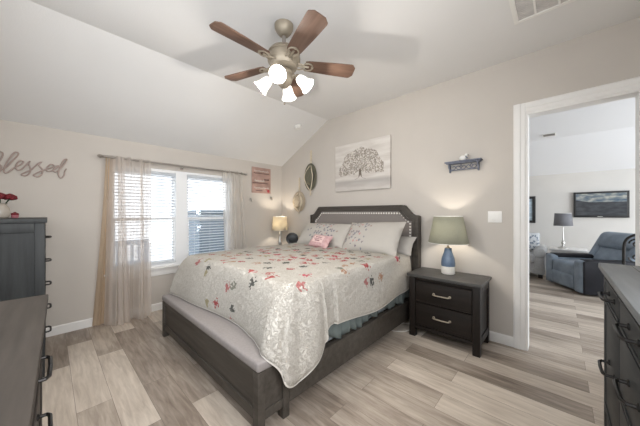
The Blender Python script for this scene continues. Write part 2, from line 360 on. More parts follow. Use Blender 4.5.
    def build(s, name, material, parent=None, local=False, smooth=True, solid=0.0, recalc=False, ang=35, subsurf=0):
        me = bpy.data.meshes.new(name)
        if recalc: bmesh.ops.recalc_face_normals(s.bm, faces=s.bm.faces)
        off = Vector((0, 0, 0))
        if parent is not None:
            if not local: off = Vector(ROOTLOC.get(parent.name, (0, 0, 0)))
        elif not local:
            xs = [v.co for v in s.bm.verts]
            off = Vector(((min(v.x for v in xs) + max(v.x for v in xs)) / 2, (min(v.y for v in xs) + max(v.y for v in xs)) / 2, min(v.z for v in xs)))
        for v in s.bm.verts: v.co -= off
        s.bm.to_mesh(me); s.bm.free()
        if smooth:
            me.shade_smooth(); me.set_sharp_from_angle(angle=math.radians(ang))
        o = bpy.data.objects.new(name, me); COL.objects.link(o)
        o.data.materials.append(M[material] if isinstance(material, str) else material)
        if parent is not None:
            o.parent = parent; ROOTLOC[o.name] = tuple(ROOTLOC.get(parent.name, (0, 0, 0)))
        else:
            o.location = off; ROOTLOC[o.name] = tuple(off)
        if solid:
            md = o.modifiers.new('thickness', 'SOLIDIFY'); md.thickness = solid; md.offset = 0
        if subsurf:
            md = o.modifiers.new('smooth', 'SUBSURF'); md.levels = subsurf; md.render_levels = subsurf
        return o
def thing(name, label, cat, loc, rz=0.0, group=None):
    o = bpy.data.objects.new(name, None); COL.objects.link(o); o.location = loc; o.rotation_euler = (0, 0, rz); o.empty_display_size = 0.1
    o['label'] = label; o['category'] = cat
    if group: o['group'] = group
    ROOTLOC[o.name] = tuple(loc)
    return o
def tag(o, label, cat, group=None):
    o['label'] = label; o['category'] = cat
    if group: o['group'] = group
    return o
def struct(o, label=None):
    o['kind'] = 'structure'
    if label: o['label'] = label
    return o
def lamp_light(name, loc, power, color, r=0.03, parent=None):
    l = bpy.data.lights.new(name, 'POINT'); l.energy = power; l.color = color; l.shadow_soft_size = r
    o = bpy.data.objects.new(name, l); COL.objects.link(o)
    if parent is not None:
        o.parent = parent; o.location = Vector(loc) - Vector(ROOTLOC[parent.name])
    else: o.location = loc
    return o
def catmull(pts, n=6):
    out = []; P = [Vector(p) for p in pts]
    for i in range(len(P) - 1):
        a, b, c, d = P[max(i - 1, 0)], P[i], P[i + 1], P[min(i + 2, len(P) - 1)]
        for k in range(n):
            t = k / n
            out.append(0.5 * ((2 * b) + (c - a) * t + (2 * a - 5 * b + 4 * c - d) * t * t + (3 * b - a - 3 * c + d) * t ** 3))
    out.append(P[-1]); return out
def copy_tree(o, parent=None):
    c = o.copy(); COL.objects.link(c)
    if parent is not None: c.parent = parent
    for ch in list(o.children): copy_tree(ch, c)
    return c

# ------------------------------------------------------------------ room shell
RX, BY, CZ, WZ, BRK = 4.56, -3.62, 2.80, 2.20, 1.19
LX0, LX1, LY, LBRK = 1.2, 8.0, 5.0, 3.85
T = 0.12
struct(MB().box(-T, LX1 + T, BY - T, LY + T, -0.10, 0).build('floor', 'floor', smooth=False, local=True))
def wall_panel(name, axis, at, t, u0, u1, z0, z1, holes, mtl, prof=None):
    """a wall as a slab with rectangular holes; axis = the wall's normal"""
    us = sorted({u0, u1, *[h[0] for h in holes], *[h[1] for h in holes]}); zs = sorted({z0, z1, *[h[2] for h in holes], *[h[3] for h in holes]})
    m = MB()
    for a, b in zip(us, us[1:]):
        for c, d in zip(zs, zs[1:]):
            if any(h[0] <= a and b <= h[1] and h[2] <= c and d <= h[3] for h in holes): continue
            lo, hi = min(at, at + t), max(at, at + t)
            if axis == 'X': m.box(lo, hi, a, b, c, d)
            else: m.box(a, b, lo, hi, c, d)
    bmesh.ops.remove_doubles(m.bm, verts=m.bm.verts, dist=1e-5)
    return struct(m.build(name, mtl, smooth=False, local=True))
WY0, WY1, WZ0, WZ1 = -2.61, -1.03, 0.58, 1.89          # window beside the bed
DX0, DX1, DZ = 3.690, 4.378, 2.245                      # doorway
wall_panel('wall_window', 'X', 0, -T, BY - T, 0, 0, WZ + 0.06, [(WY0, WY1, WZ0, WZ1)], 'wall')
wall_panel('wall_headboard', 'Y', 0, T, -T, RX + T, 0, CZ + 0.05, [(DX0, DX1, 0, DZ)], 'wall')
ADDED_RWIN = (-3.42, -2.08, 1.02, 2.30)  # unseen opening added so fill light reaches the window wall
wall_panel('wall_right', 'X', RX, T, BY - T, 0, 0, CZ + 0.05, [ADDED_RWIN], 'wall')
ADDED_BWIN = (1.6, 4.2, 1.05, 2.35)  # unseen opening added behind the camera to let fill light in
wall_panel('wall_back', 'Y', BY, -T, -T, RX + T, 0, CZ + 0.05, [ADDED_BWIN], 'wall')
# ceiling: flat part plus the slope down to the window wall
m = MB()
m.prism([(RX + T, CZ), (BRK, CZ), (-T, WZ - T * 0.504), (-T, WZ + 0.1), (BRK - 0.03, CZ + 0.1), (RX + T, CZ + 0.1)], 'Y', BY - T, 0.0)
struct(m.build('ceiling', 'ceiling', smooth=False, local=True))
# living room beyond the doorway
wall_panel('wall_living_far', 'Y', LY, T, LX0 - T, LX1 + T, 0, WZ + 0.1, [], 'lr_wall')
wall_panel('wall_living_left', 'X', LX0, -T, T, LY, 0, CZ + 0.05, [], 'lr_wall')
wall_panel('wall_living_right', 'X', LX1, T, T, LY, 0, CZ + 0.05, [(0.6, 4.2, 0.4, 2.3)], 'lr_wall')
wall_panel('wall_living_near', 'Y', 0, T, RX + T, LX1 + T, 0, CZ + 0.05, [], 'lr_wall')
m = MB(); m.prism([(T, CZ), (LBRK, CZ), (LY + T, WZ - T * 0.52), (LY + T, WZ + 0.1), (LBRK + 0.03, CZ + 0.1), (T, CZ + 0.1)], 'X', LX0 - T, LX1 + T)
struct(m.build('ceiling_living', 'lr_ceiling', smooth=False, local=True))
# baseboards
def base_prof(h=0.095, t=0.014): return [(0, 0), (t, 0), (t, h - 0.012), (t * 0.6, h - 0.004), (t * 0.35, h), (0, h)]
def baseboard(name, axis, at, sgn, u0, u1):
    m = MB(); pr = [(at + sgn * a, z) for a, z in base_prof()]
    m.prism(pr, 'Y' if axis == 'X' else 'X', u0, u1)
    struct(m.build(name, 'trim', smooth=False, local=True))
baseboard('baseboard_window', 'X', 0, 1, BY, 0)
baseboard('baseboard_headboard', 'Y', 0, -1, 0.02, 3.594)
baseboard('baseboard_right', 'X', RX, -1, BY, -0.02)
baseboard('baseboard_living_far', 'Y', LY, -1, LX0, LX1)
# doorway casing and jamb
def casing():
    CW = 0.096; pr = [(0.0, 0.0), (0.0, 0.012), (0.012, 0.020), (0.050, 0.020), (0.058, 0.014), (0.086, 0.014), (0.096, 0.008), (0.096, 0.0)]
    m = MB()
    L = [(DX0 - CW + a, -b) for a, b in pr]; Rr = [(DX1 + CW - a, -b) for a, b in pr]
    m.prism(L, 'Z', 0, DZ + CW); m.prism(Rr, 'Z', 0, DZ + CW)
    H = [(-b, DZ + CW - a) for a, b in pr]
    m.prism(H, 'X', DX0 - 0.002, DX1 + 0.002)
    struct(m.build('trim_doorway', 'trim', smooth=False, local=True))
    m = MB()
    m.box(DX0, DX0 + 0.014, -0.006, T + 0.01, 0, DZ); m.box(DX1 - 0.014, DX1, -0.006, T + 0.01, 0, DZ); m.box(DX0 + .014, DX1 - .014, -0.006, T + 0.01, DZ - 0.014, DZ)
    struct(m.build('trim_doorway_jamb', 'trim', smooth=False, local=True))
    m = MB(); m.box(DX0 - CW, DX0, T, T + 0.015, 0, DZ + CW); m.box(DX1, DX1 + CW, T, T + 0.015, 0, DZ + CW); m.box(DX0, DX1, T, T + 0.015, DZ, DZ + CW)
    struct(m.build('trim_doorway_living_side', 'trim', smooth=False, local=True))
casing()

# ------------------------------------------------------------------ window beside the bed (two double hung units side by side)
def window():
    root = bpy.data.objects.new('window_1', None); COL.objects.link(root); root.location = (0, (WY0 + WY1) / 2, WZ0); root['kind'] = 'structure'
    ROOTLOC['window_1'] = tuple(root.location)
    MUL0, MUL1 = -1.872, -1.727
    m = MB()
    x0, x1 = -0.10, -0.005
    m.box(x0, x1, WY0, WY0 + 0.035, WZ0, WZ1); m.box(x0, x1, WY1 - 0.035, WY1, WZ0, WZ1)
    m.box(x0, x1, WY0 + .035, WY1 - .035, WZ0, WZ0 + 0.03); m.box(x0, x1, WY0 + .035, WY1 - .035, WZ1 - 0.035, WZ1)
    m.box(x0, 0.0, MUL0, MUL1, WZ0 + .03, WZ1 - .035)
    m.build('window_frame', 'vinyl', root, smooth=False)
    for a, b in ((WY0 + 0.035, MUL0), (MUL1, WY1 - 0.035)):
        zm = 1.222
        for (z0, z1, xx) in ((WZ0 + 0.03, zm + 0.02, -0.055), (zm - 0.02, WZ1 - 0.035, -0.09)):
            m = MB(); f = 0.034
            m.box(xx, xx + 0.03, a, a + f, z0, z1); m.box(xx, xx + 0.03, b - f, b, z0, z1)
            m.box(xx, xx + 0.03, a + f, b - f, z0, z0 + 0.04); m.box(xx, xx + 0.03, a + f, b - f, z1 - 0.04, z1)
            s = m.build('sash', 'vinyl', root, smooth=False)
            MB().box(xx + 0.012, xx + 0.016, a + f, b - f, z0 + 0.04, z1 - 0.04).build('pane', 'glass', s, smooth=False)
    # stool and apron
    m = MB(); m.box(-0.005, 0.055, WY0 - 0.06, WY1 + 0.06, WZ0 - 0.022, WZ0, 0.006)
    m.build('window_sill', 'trim', root)
    m = MB(); m.box(0.0, 0.016, WY0 - 0.04, WY1 + 0.04, WZ0 - 0.115, WZ0 - 0.022, 0.004); m.box(0.016, 0.024, WY0 - 0.04, WY1 + 0.04, WZ0 - 0.05, WZ0 - 0.022, 0.003)
    m.build('window_apron', 'trim', root)
    return MUL0, MUL1
MUL0, MUL1 = window()
def simple_window(name, axis, at, t, u0, u1, z0, z1):
    m = MB(); f = 0.05; lo, hi = min(at, at + t), max(at, at + t)
    B = (lambda a, b, c, d: m.box(lo, hi, a, b, c, d)) if axis == 'X' else (lambda a, b, c, d: m.box(a, b, lo, hi, c, d))
    B(u0, u0 + f, z0, z1); B(u1 - f, u1, z0, z1); B(u0 + f, u1 - f, z0, z0 + f); B(u0 + f, u1 - f, z1 - f, z1); B((u0 + u1) / 2 - f / 2, (u0 + u1) / 2 + f / 2, z0 + f, z1 - f)
    struct(m.build(name, 'vinyl', smooth=False, local=True))
simple_window('added_window_back', 'Y', BY - T, 0.05, *ADDED_BWIN)  # added frame for the back fill lamp, out of view
simple_window('added_window_right', 'X', RX + 0.07, 0.05, *ADDED_RWIN)  # added frame for the right-hand fill lamp, out of view
simple_window('window_3', 'X', LX1 + 0.07, 0.05, 0.6, 4.2, 0.4, 2.3)  # unseen living room window, put in for daylight

def blind(y0, y1, label):
    b = thing('window_blind', label, 'blind', (-0.022, (y0 + y1) / 2, WZ0 + 0.03), group='blinds in the bedroom window')
    x = -0.022
    MB().box(x - 0.02, x + 0.018, y0, y1, WZ1 - 0.075, WZ1 - 0.037, 0.003).build('head_rail', 'blind', b)
    m = MB(); n = 29; zt, zb = WZ1 - 0.095, WZ0 + 0.075
    for i in range(n):
        z = zt + (zb - zt) * i / (n - 1); d, h, t = 0.019, 0.0025, 0.0016
        mt = Matrix.Translation((x, 0, z)) @ Matrix.Rotation(math.radians(-19), 4, 'Y')
        m.box(-d, d, y0 + 0.004, y1 - 0.004, -t / 2, t / 2, mtx=mt)
    m.build('slats', 'blind', b, smooth=False)
    m = MB()
    for f in (0.15, 0.5, 0.85): m.tube([(x + 0.02, y0 + (y1 - y0) * f, WZ1 - 0.05), (x + 0.02, y0 + (y1 - y0) * f, WZ0 + 0.05)], 0.0012, 5)
    m.build('cord', 'blind', b)
    MB().box(x - 0.018, x + 0.018, y0 + 0.004, y1 - 0.004, WZ0 + 0.034, WZ0 + 0.058, 0.004).build('bottom_rail', 'blind', b)
blind(WY0 + 0.04, MUL0 - 0.006, 'white slatted blind over the window half with the porch bench outside')
blind(MUL1 + 0.006, WY1 - 0.04, 'white slatted blind over the window half beside the bed, dark cabinet outside')

# outside: porch slab, bench and storage cabinet
struct(MB().box(-9, -T, -9, 6, -0.06, -0.02).build('ground_porch', 'deck', smooth=False, local=True))
def porch_bench():
    b = thing('porch_bench', 'blue-grey slatted garden bench outside the left window', 'bench', (-1.1, -2.35, -0.02))
    bk = MB(); y0, y1, x = -3.05, -1.98, -0.95
    bk.box(x - 0.02, x + 0.02, y0, y1, 0.80, 0.88, 0.006); bk.box(x - 0.02, x + 0.02, y0, y1, 0.50, 0.55, 0.006)
    n = 12
    for i in range(n):
        y = y0 + 0.04 + (y1 - y0 - 0.08) * i / (n - 1); bk.box(x - 0.01, x + 0.01, y - 0.018, y + 0.018, 0.55, 0.80)
    bk.build('backrest', 'bench_out', b)
    st = MB()
    for k in range(5): st.box(x - 0.5 + k * 0.1, x - 0.42 + k * 0.1, y0, y1, 0.40, 0.43, 0.004)
    st.build('seat', 'bench_out', b)
    for yy in (y0 + .03, y1 - .03):
        MB().box(x - 0.03, x + 0.03, yy - 0.03, yy + 0.03, -0.02, 0.82, 0.004).build('leg', 'bench_out', b)
        MB().box(x - 0.50, x - 0.44, yy - 0.03, yy + 0.03, -0.02, 0.40, 0.004).build('leg', 'bench_out', b)
    for yy in (y0 + .03, y1 - .03): MB().box(x - 0.5, x - 0.03, yy - 0.03, yy + 0.03, 0.60, 0.63, 0.004).build('armrest', 'bench_out', b)
porch_bench()
def cabinet():
    c = thing('storage_cabinet', 'dark slate outdoor cabinet on the porch outside the right window', 'cabinet', (-1.45, -0.75, -0.02))
    MB().box(-1.80, -1.10, -1.12, -0.15, -0.02, 1.30, 0.01).build('body', 'shed', c)
    MB().box(-1.84, -1.06, -1.15, -0.12, 1.30, 1.35, 0.01).build('lid', 'shed', c)
    m = MB(); m.box(-1.10, -1.085, -1.08, -0.66, 0.06, 1.26, 0.004); m.build('door', 'shed', c)
    m = MB(); m.box(-1.10, -1.085, -0.62, -0.19, 0.06, 1.26, 0.004); m.build('door', 'shed', c)
cabinet()

# ------------------------------------------------------------------ curtain rod and sheer curtains
def rod():
    r = thing('curtain_rod', 'pewter curtain rod with finials above the bedroom window', 'curtain rod', (0.10, -1.75, 1.95))
    MB().tube([(0.10, -2.66, 1.952), (0.10, -1.75, 1.950), (0.10, -0.86, 1.952)], 0.0135, 10).build('rod', 'steel', r)
    for s, y in ((-1, -2.66), (1, -0.86)):
        mt = Matrix.Translation((0.10, y, 1.952)) @ Matrix.Rotation(-s * PI / 2, 4, 'X')
        MB().lathe([(0.012, 0), (0.018, 0.006), (0.012, 0.014), (0.021, 0.026), (0.023, 0.036), (0.012, 0.05), (0.004, 0.058)], mtx=mt, seg=14).build('finial', 'steel', r)
    for y in (-2.62, -1.80, -0.90):
        m = MB(); m.tube([(0.004, y, 1.93), (0.06, y, 1.93), (0.10, y, 1.936)], 0.006, 8); m.lathe([(0.022, 0), (0.022, 0.006)], mtx=Matrix.Translation((0.0, y, 1.93)) @ Matrix.Rotation(PI / 2, 4, 'Y'), seg=14)
        m.build('bracket', 'steel', r)
rod()
def curtain(name, label, mtl, top, bot, zt, zb, folds, amp, seedv, extra=None):
    """top / bot: (y0, y1, x) of the hanging cloth at the rod and at its hem"""
    nu, nv = 120, 40; P = []; rnd = random.Random(seedv); ph = [rnd.uniform(0, 6.28) for _ in range(4)]
    for j in range(nv + 1):
        t = j / nv; row = []
        e = t ** 1.3
        y0 = top[0] + (bot[0] - top[0]) * e; y1 = top[1] + (bot[1] - top[1]) * e; xc = top[2] + (bot[2] - top[2]) * e
        for i in range(nu + 1):
            u = i / nu; uu = u + 0.012 * math.sin(7 * u + ph[0]) * (0.4 + t)
            A = amp * (0.45 + 0.75 * t)
            x = xc + A * math.sin(2 * PI * folds * uu + ph[1]) + 0.35 * A * math.sin(2 * PI * folds * 2.3 * uu + ph[2] + t)
            y = y0 + (y1 - y0) * (u + 0.010 * math.sin(2 * PI * folds * u + ph[3]))
            z = zt + (zb - zt) * t
            row.append((max(x, 0.03), y, z))
        P.append(row)
    return MB().grid(P).build(name, mtl, solid=0.0)
c = thing('sheer_curtain', 'greige sheer curtain on the left side of the window, reaching the floor', 'curtain', (0.12, -2.40, 0.0), group='sheer curtains')
o = curtain('curtain_panel', '', 'sheer', (-2.625, -2.20, 0.10), (-2.66, -2.22, 0.17), 1.975, 0.012, 3.6, 0.042, 3)
o.parent = c; o.location = -Vector(c.location) + o.location
o = curtain('curtain_fold', '', 'sheer', (-2.535, -2.475, 0.13), (-2.545, -2.44, 0.235), 1.965, 0.014, 1.2, 0.02, 8)
o.parent = c; o.location = -Vector(c.location) + o.location
o = curtain('curtain_fold', '', 'sheer', (-2.32, -2.29, 0.13), (-2.33, -2.27, 0.235), 1.965, 0.014, 0.8, 0.02, 4)
o.parent = c; o.location = -Vector(c.location) + o.location
o = curtain('curtain_lining', '', 'drape', (-2.640, -2.56, 0.075), (-2.755, -2.60, 0.055), 1.955, 0.012, 1.6, 0.012, 5)
o.parent = c; o.location = -Vector(c.location) + o.location; o['label'] = 'tan inner edge of the curtain against the wall'
c = thing('sheer_curtain', 'cream sheer curtain on the right side of the window, behind the bed', 'curtain', (0.12, -1.05, 0.0), group='sheer curtains')
o = curtain('curtain_panel', '', 'sheer_white', (-1.25, -0.90, 0.10), (-1.22, -0.80, 0.15), 1.975, 0.012, 5, 0.026, 9)
o.parent = c; o.location = -Vector(c.location) + o.location

# ------------------------------------------------------------------ bed
bed = thing('bed', 'dark wood bed with grey upholstered headboard and bench footboard', 'bed', (1.79, -1.1, 0))
HC = 1.80
half = [(0.905, 0.02), (0.905, 1.262), (0.885, 1.272), (0.845, 1.276), (0.815, 1.290), (0.745, 1.366), (0.725, 1.392), (0.700, 1.400)]
outer = [(HC + a, z) for a, z in half] + [(HC - a, z) for a, z in half[::-1]]
ihalf = [(0.825, 0.02), (0.825, 1.20), (0.822, 1.205), (0.812, 1.212), (0.79, 1.230), (0.715, 1.305), (0.695, 1.322), (0.68, 1.325)]
inner = [(HC + a, z) for a, z in ihalf] + [(HC - a, z) for a, z in ihalf[::-1]]
hb = MB(); hb.ring_prism(outer, inner, 'Y', -0.10, -0.022)
def scale_prof(d):
    q = [(a - d, z if z < .1 else z - d) for a, z in half]; return [(HC + a, z) for a, z in q] + [(HC - a, z) for a, z in q[::-1]]
hb.ring_prism(scale_prof(0.0), scale_prof(0.022), 'Y', -0.112, -0.098)
hb.ring_prism(scale_prof(0.050), scale_prof(0.068), 'Y', -0.108, -0.098)
head = hb.build('headboard', 'wood_bed', bed, ang=25)
MB().prism(inner, 'Y', -0.085, -0.03).build('headboard_panel', 'head_fabric', bed, smooth=False)
nh = MB()
nl = [(a - 0.028, z - 0.028 if z > .1 else z) for a, z in ihalf]
npts = [(HC + a, z) for a, z in nl if z > 0.5]; npts = npts + [(HC - a, z) for a, z in nl[::-1] if z > 0.5]
npts = [(HC + nl[0][0], 0.8)] + npts + [(HC - nl[0][0], 0.8)]
acc = 0.0
for (x0, z0), (x1, z1) in zip(npts, npts[1:]):
    L = math.hypot(x1 - x0, z1 - z0); d = acc
    while d < L:
        nh.sphere((x0 + (x1 - x0) * d / L, -0.087, z0 + (z1 - z0) * d / L), 0.0125, sy=0.7, seg=8, rings=6); d += 0.037
    acc = d - L
nh.build('nailhead_trim', 'nail', bed)
# footboard bench
FX0, FX1, FY0, FY1 = 0.85, 2.655, -2.27, -2.035
for x0, y0 in ((FX0, FY0), (FX1 - 0.055, FY0), (FX0, FY1 - 0.05), (FX1 - 0.055, FY1 - 0.05)):
    MB().box(x0, x0 + 0.055, y0, y0 + 0.05, 0, 0.37, 0.004).build('leg', 'wood_bed', bed)
fb = MB()
fb.box(FX0 + .055, FX1 - .055, FY0 + 0.018, FY0 + 0.035, 0.14, 0.335); fb.box(FX0 + .055, FX1 - .055, FY0 + 0.006, FY0 + 0.04, 0.075, 0.14, 0.004)
fb.box(FX0 + .055, FX1 - .055, FY0 + 0.006, FY0 + 0.04, 0.335, 0.37, 0.003)
fb.box(FX0 + .055, FX1 - .055, FY1 - 0.035, FY1 - 0.02, 0.08, 0.37)
for xa in (FX0, FX1 - 0.055):
    fb.box(xa + 0.018, xa + 0.040, FY0 + .05, FY1 - .05, 0.13, 0.37); fb.box(xa + 0.005, xa + 0.050, FY0 + .05, FY1 - .05, 0.075, 0.13, 0.003)
fb.build('footboard_panel', 'wood_bed', bed)
MB().box(FX0 - 0.004, FX1 + 0.004, FY0 - 0.004, FY1 + 0.01, 0.37, 0.432, 0.022, seg=4).build('bench_cushion', 'bench_fabric', bed)
for xa in (0.87, 2.62):
    m = MB(); m.box(xa, xa + 0.036, FY1, -0.10, 0.085, 0.285, 0.004); m.box(xa - 0.004, xa + 0.04, FY1, -0.10, 0.270, 0.295, 0.004)
    m.build('side_rail', 'wood_bed', bed)
m = MB()
for k in range(9): m.box(0.906, 2.62, -1.85 + k * 0.21, -1.77 + k * 0.21, 0.255, 0.275)
m.build('slats', 'wood_bed', bed)

tag(MB().box(0.93, 2.59, -1.98, -0.115, 0.276, 0.50, 0.03, seg=3).build('box_spring', 'box_fabric'), 'grey-green box spring showing between quilt hem and bed rail', 'box spring')
tag(MB().box(0.915, 2.60, -1.985, -0.115, 0.50, 0.79, 0.05, seg=4).build('mattress', 'mattress'), 'white mattress lying under the floral quilt', 'mattress')
# teal sheet hanging between quilt and rail
P = []; n = 150
for j in range(9):
    t = j / 8; row = []
    for i in range(n + 1):
        u = i / n; y = -1.93 + u * 1.80
        a = 0.004 + 0.010 * t
        x = 2.617 + 0.018 * t + a * math.sin(u * 95 + 2 * math.sin(u * 17)) + 0.004 * math.sin(u * 210)
        zb = 0.315 + 0.02 * math.sin(u * 13) + 0.018 * math.sin(u * 41 + 1)
        row.append((x, y, 0.70 + (zb - 0.70) * t))
    P.append(row)
tag(MB().grid(P).build('sheet', 'teal', solid=0.003), 'pale teal sheet hanging in ruffles below the quilt hem', 'sheet')

# quilt: stations of (top edge x, y | hem x, y, z)
ST = [(.87, -.2, .80, -.2, .45), (.87, -1.0, .79, -1.0, .45), (.87, -1.8, .79, -1.85, .45), (.872, -1.93, .80, -2.05, .447), (.89, -1.985, .855, -2.195, .447), (.95, -2.0, .95, -2.19, .446),
      (1.10, -2.0, 1.10, -2.175, .446), (1.42, -2.0, 1.42, -2.15, .446), (1.80, -2.0, 1.80, -2.12, .446), (2.12, -2.0, 2.12, -2.10, .446), (2.36, -2.0, 2.36, -2.14, .446), (2.50, -2.0, 2.50, -2.16, .446),
      (2.57, -1.992, 2.605, -2.195, .446), (2.592, -1.982, 2.69, -2.19, .40), (2.605, -1.97, 2.712, -2.14, .325), (2.612, -1.955, 2.722, -2.10, .262), (2.617, -1.935, 2.728, -2.045, .232),
      (2.62, -1.90, 2.728, -1.98, .247), (2.62, -1.84, 2.726, -1.86, .305), (2.62, -1.78, 2.722, -1.765, .362), (2.62, -1.745, 2.712, -1.737, .395), (2.62, -1.71, 2.690, -1.725, .455), (2.62, -1.62, 2.690, -1.62, .468),
      (2.62, -1.40, 2.690, -1.42, .445), (2.62, -1.0, 2.688, -1.0, .402), (2.62, -.6, 2.685, -.6, .43), (2.62, -.33, 2.680, -.33, .455), (2.62, -.22, 2.665, -.215, .57)]
dens = catmull([(a, b, 0) for a, b, *_ in ST], 14); hemd = catmull([h[2:] for h in ST], 14)
# clamp against overshoot
nT, nS = 12, 22; P = []; UV = []
def zt(x, y):
    return 0.822 + 0.012 * mnoise.noise(Vector((x * 2.2, y * 2.2, 0))) + 0.006 * mnoise.noise(Vector((x * 7, y * 7, 3))) + 0.018 * (1 - min(1, ((x - 1.745) / 0.875) ** 2))
cols = []
for k, (E, Hm) in enumerate(zip(dens, hemd)):
    S = Vector((1.745, -1.15, 0))
    S.y = -1.15 if E.y < -1.15 else E.y
    pts = []; uvs = []
    for i in range(nT):
        t = i / nT; q = S.lerp(E, t); pts.append(Vector((q.x, q.y, zt(q.x, q.y)))); uvs.append((q.x, q.y))
    e0 = Vector((E.x, E.y, zt(E.x, E.y))); d = Vector((Hm.x - E.x, Hm.y - E.y, 0)); dn = d.normalized() if d.length > 1e-6 else Vector((1, 0, 0))
    drop = e0.z - Hm.z
    p1 = e0 + dn * min(0.085, d.length * 0.75); p2 = Vector((Hm.x, Hm.y, Hm.z + drop * 0.45)) - dn * d.length * 0.12
    L = 0; prev = e0
    side = E.x > 2.6 and E.y > -1.97
    for i in range(nS + 1):
        t = i / nS
        q = e0 * (1 - t) ** 3 + p1 * 3 * t * (1 - t) ** 2 + p2 * 3 * t * t * (1 - t) + Vector(Hm) * t ** 3
        L += (q - prev).length; prev = q
        a = 0.0
        if E.x > 2.55 and E.y < -1.6:      # deep folds at the near corner
            a = 0.020 * math.sin(k * 0.155 + 0.6)
        else: a = 0.006 * math.sin(k * 0.21) + 0.006 * math.sin(k * 0.083 + 1)
        fl = max(0, math.sin(PI * min(1, t * 0.62))) * (t ** 0.7)
        q = q + dn * a * fl
        pts.append(q); uvs.append((E.x + dn.x * L, E.y + dn.y * L))
    P.append(pts); UV.append(uvs)
mq = MB(); mq.grid(P, UV, flip=True)
bmesh.ops.remove_doubles(mq.bm, verts=mq.bm.verts, dist=0.0004)
bmesh.ops.recalc_face_normals(mq.bm, faces=mq.bm.faces)
quilt = mq.build('quilt', 'quilt', solid=0.012, ang=80)
tag(quilt, 'cream stitched quilt with red and grey floral print spread over the bed', 'quilt')
MB().tube([p[-1] for p in P], 0.0075, 6).build('binding', 'piping', quilt, local=False)

def pillow_mesh(W, Hh, Tk, flange=0.02, nu=26, nv=18, saggy=0.0, uv=True):
    m = MB()
    for sgn in (1, -1):
        P = []; UV = []
        for j in range(nv + 1):
            row = []; ur = []
            for i in range(nu + 1):
                u = -1 + 2 * i / nu; v = -1 + 2 * j / nv
                pin = 1 - 0.06 * (1 - abs(u) ** 2.0) * abs(v) ** 6; pin2 = 1 - 0.05 * (1 - abs(v) ** 2) * abs(u) ** 6
                x = u * W / 2 * pin2; z = v * Hh / 2 * pin
                th = max(0.0, (1 - abs(u) ** 2.6)) ** 0.55 * max(0.0, (1 - abs(v) ** 2.6)) ** 0.55
                th *= (1 - saggy * v * 0.35)
                y = -sgn * (0.004 + Tk / 2 * th) + 0.006 * mnoise.noise(Vector((u * 2.5, v * 2.5, sgn)))
                row.append((x, y, z)); ur.append(((u + 1) / 2 * W, (v + 1) / 2 * Hh))
            P.append(row); UV.append(ur)
        m.grid(P, UV, flip=(sgn < 0))
    bmesh.ops.remove_doubles(m.bm, verts=m.bm.verts, dist=0.0105)
    return m
def pillow(name, label, mtl, loc, W, Hh, Tk, lean, rz=0, roll=0, sag=0.4, cat='pillow', group=None):
    o = pillow_mesh(W, Hh, Tk, saggy=sag).build(name, mtl, local=True, ang=70)
    o.location = loc; o.rotation_euler = (math.radians(-lean), math.radians(roll), math.radians(rz)); ROOTLOC[o.name] = loc
    return tag(o, label, cat, group)
pillow('pillow', 'floral pillow sham on the left, behind the small pink pillow', 'sham_a', (1.40, -0.33, 0.975), 0.94, 0.42, 0.20, 38, 1, 0, group='bed pillows')
pillow('pillow', 'floral pillow sham on the right, its print only on the left half', 'sham_b', (2.225, -0.36, 0.995), 0.80, 0.46, 0.20, 36, -2, -2, group='bed pillows')
pillow('pillow', 'plain white pillow tucked behind the right floral sham against the headboard', 'white_linen', (2.33, -0.215, 0.915), 0.74, 0.26, 0.11, 40, 0, 0, group='bed pillows')
def pink_pillow():
    m, nt, p = new_mat('pink_printed_cotton')
    tc = N(nt, 'ShaderNodeTexCoord'); sp = N(nt, 'ShaderNodeSeparateXYZ'); nt.links.new(tc.outputs['UV'], sp.inputs[0])
    wv = N(nt, 'ShaderNodeTexNoise'); wv.inputs['Scale'].default_value = 30; nt.links.new(tc.outputs['UV'], wv.inputs['Vector'])
    r = ramp(nt, [(0.35, (0.50, 0.30, 0.30)), (0.65, (0.58, 0.39, 0.39))]); nt.links.new(wv.outputs[0], r.inputs[0])
    nt.links.new(r.outputs[0], p.inputs['Base Color']); p.inputs['Roughness'].default_value = 0.9
    M['pink'] = m
    o = pillow('pillow', 'small pink rectangular pillow with writing, lying in front of the floral shams', 'pink', (1.545, -0.56, 0.915), 0.36, 0.20, 0.09, 42, -3, 2, 0.2, group='bed pillows')
    # pale panel and two scribbled lines of writing
    M['pink_pale'] = mat('pale_pink_panel', (0.74, 0.55, 0.53), 0.9, var=0.05, vscale=40)
    M['ink'] = mat('plum_thread', (0.22, 0.09, 0.12), 0.8, var=0.1)
    def bulge(u, v):
        th = max(0.0, (1 - abs(u) ** 2.6)) ** 0.55 * max(0.0, (1 - abs(v) ** 2.6)) ** 0.55 * (1 - 0.2 * v * 0.35)
        return -(0.004 + 0.045 * th) - 0.0075
    P = [[(-0.18 * 0.58 + 0.18 * 1.1 * i / 10, bulge(-0.58 + 1.1 * i / 10, -0.5 + 1.05 * j / 8), 0.1 * (-0.5 + 1.05 * j / 8)) for i in range(11)] for j in range(9)]
    pn = MB().grid(P).build('printed_panel', 'pink_pale', o, local=True); pn['label'] = 'pale pink panel'
    w_ = MB()
    for row, (v, a, b) in enumerate(((0.28, -0.34, 0.30), (0.0, -0.44, 0.42), (-0.27, -0.26, 0.24))):
        pts = []
        for i in range(40):
            u = a + (b - a) * i / 39; vv = v + 0.09 * math.sin(i * 1.55 + row) + 0.03 * math.sin(i * 0.7)
            pts.append((0.18 * u, bulge(u, vv) - 0.002, 0.1 * vv))
        w_.tube(pts, 0.0018, 5)
    w_.build('writing', 'ink', o, local=True)
pink_pillow()

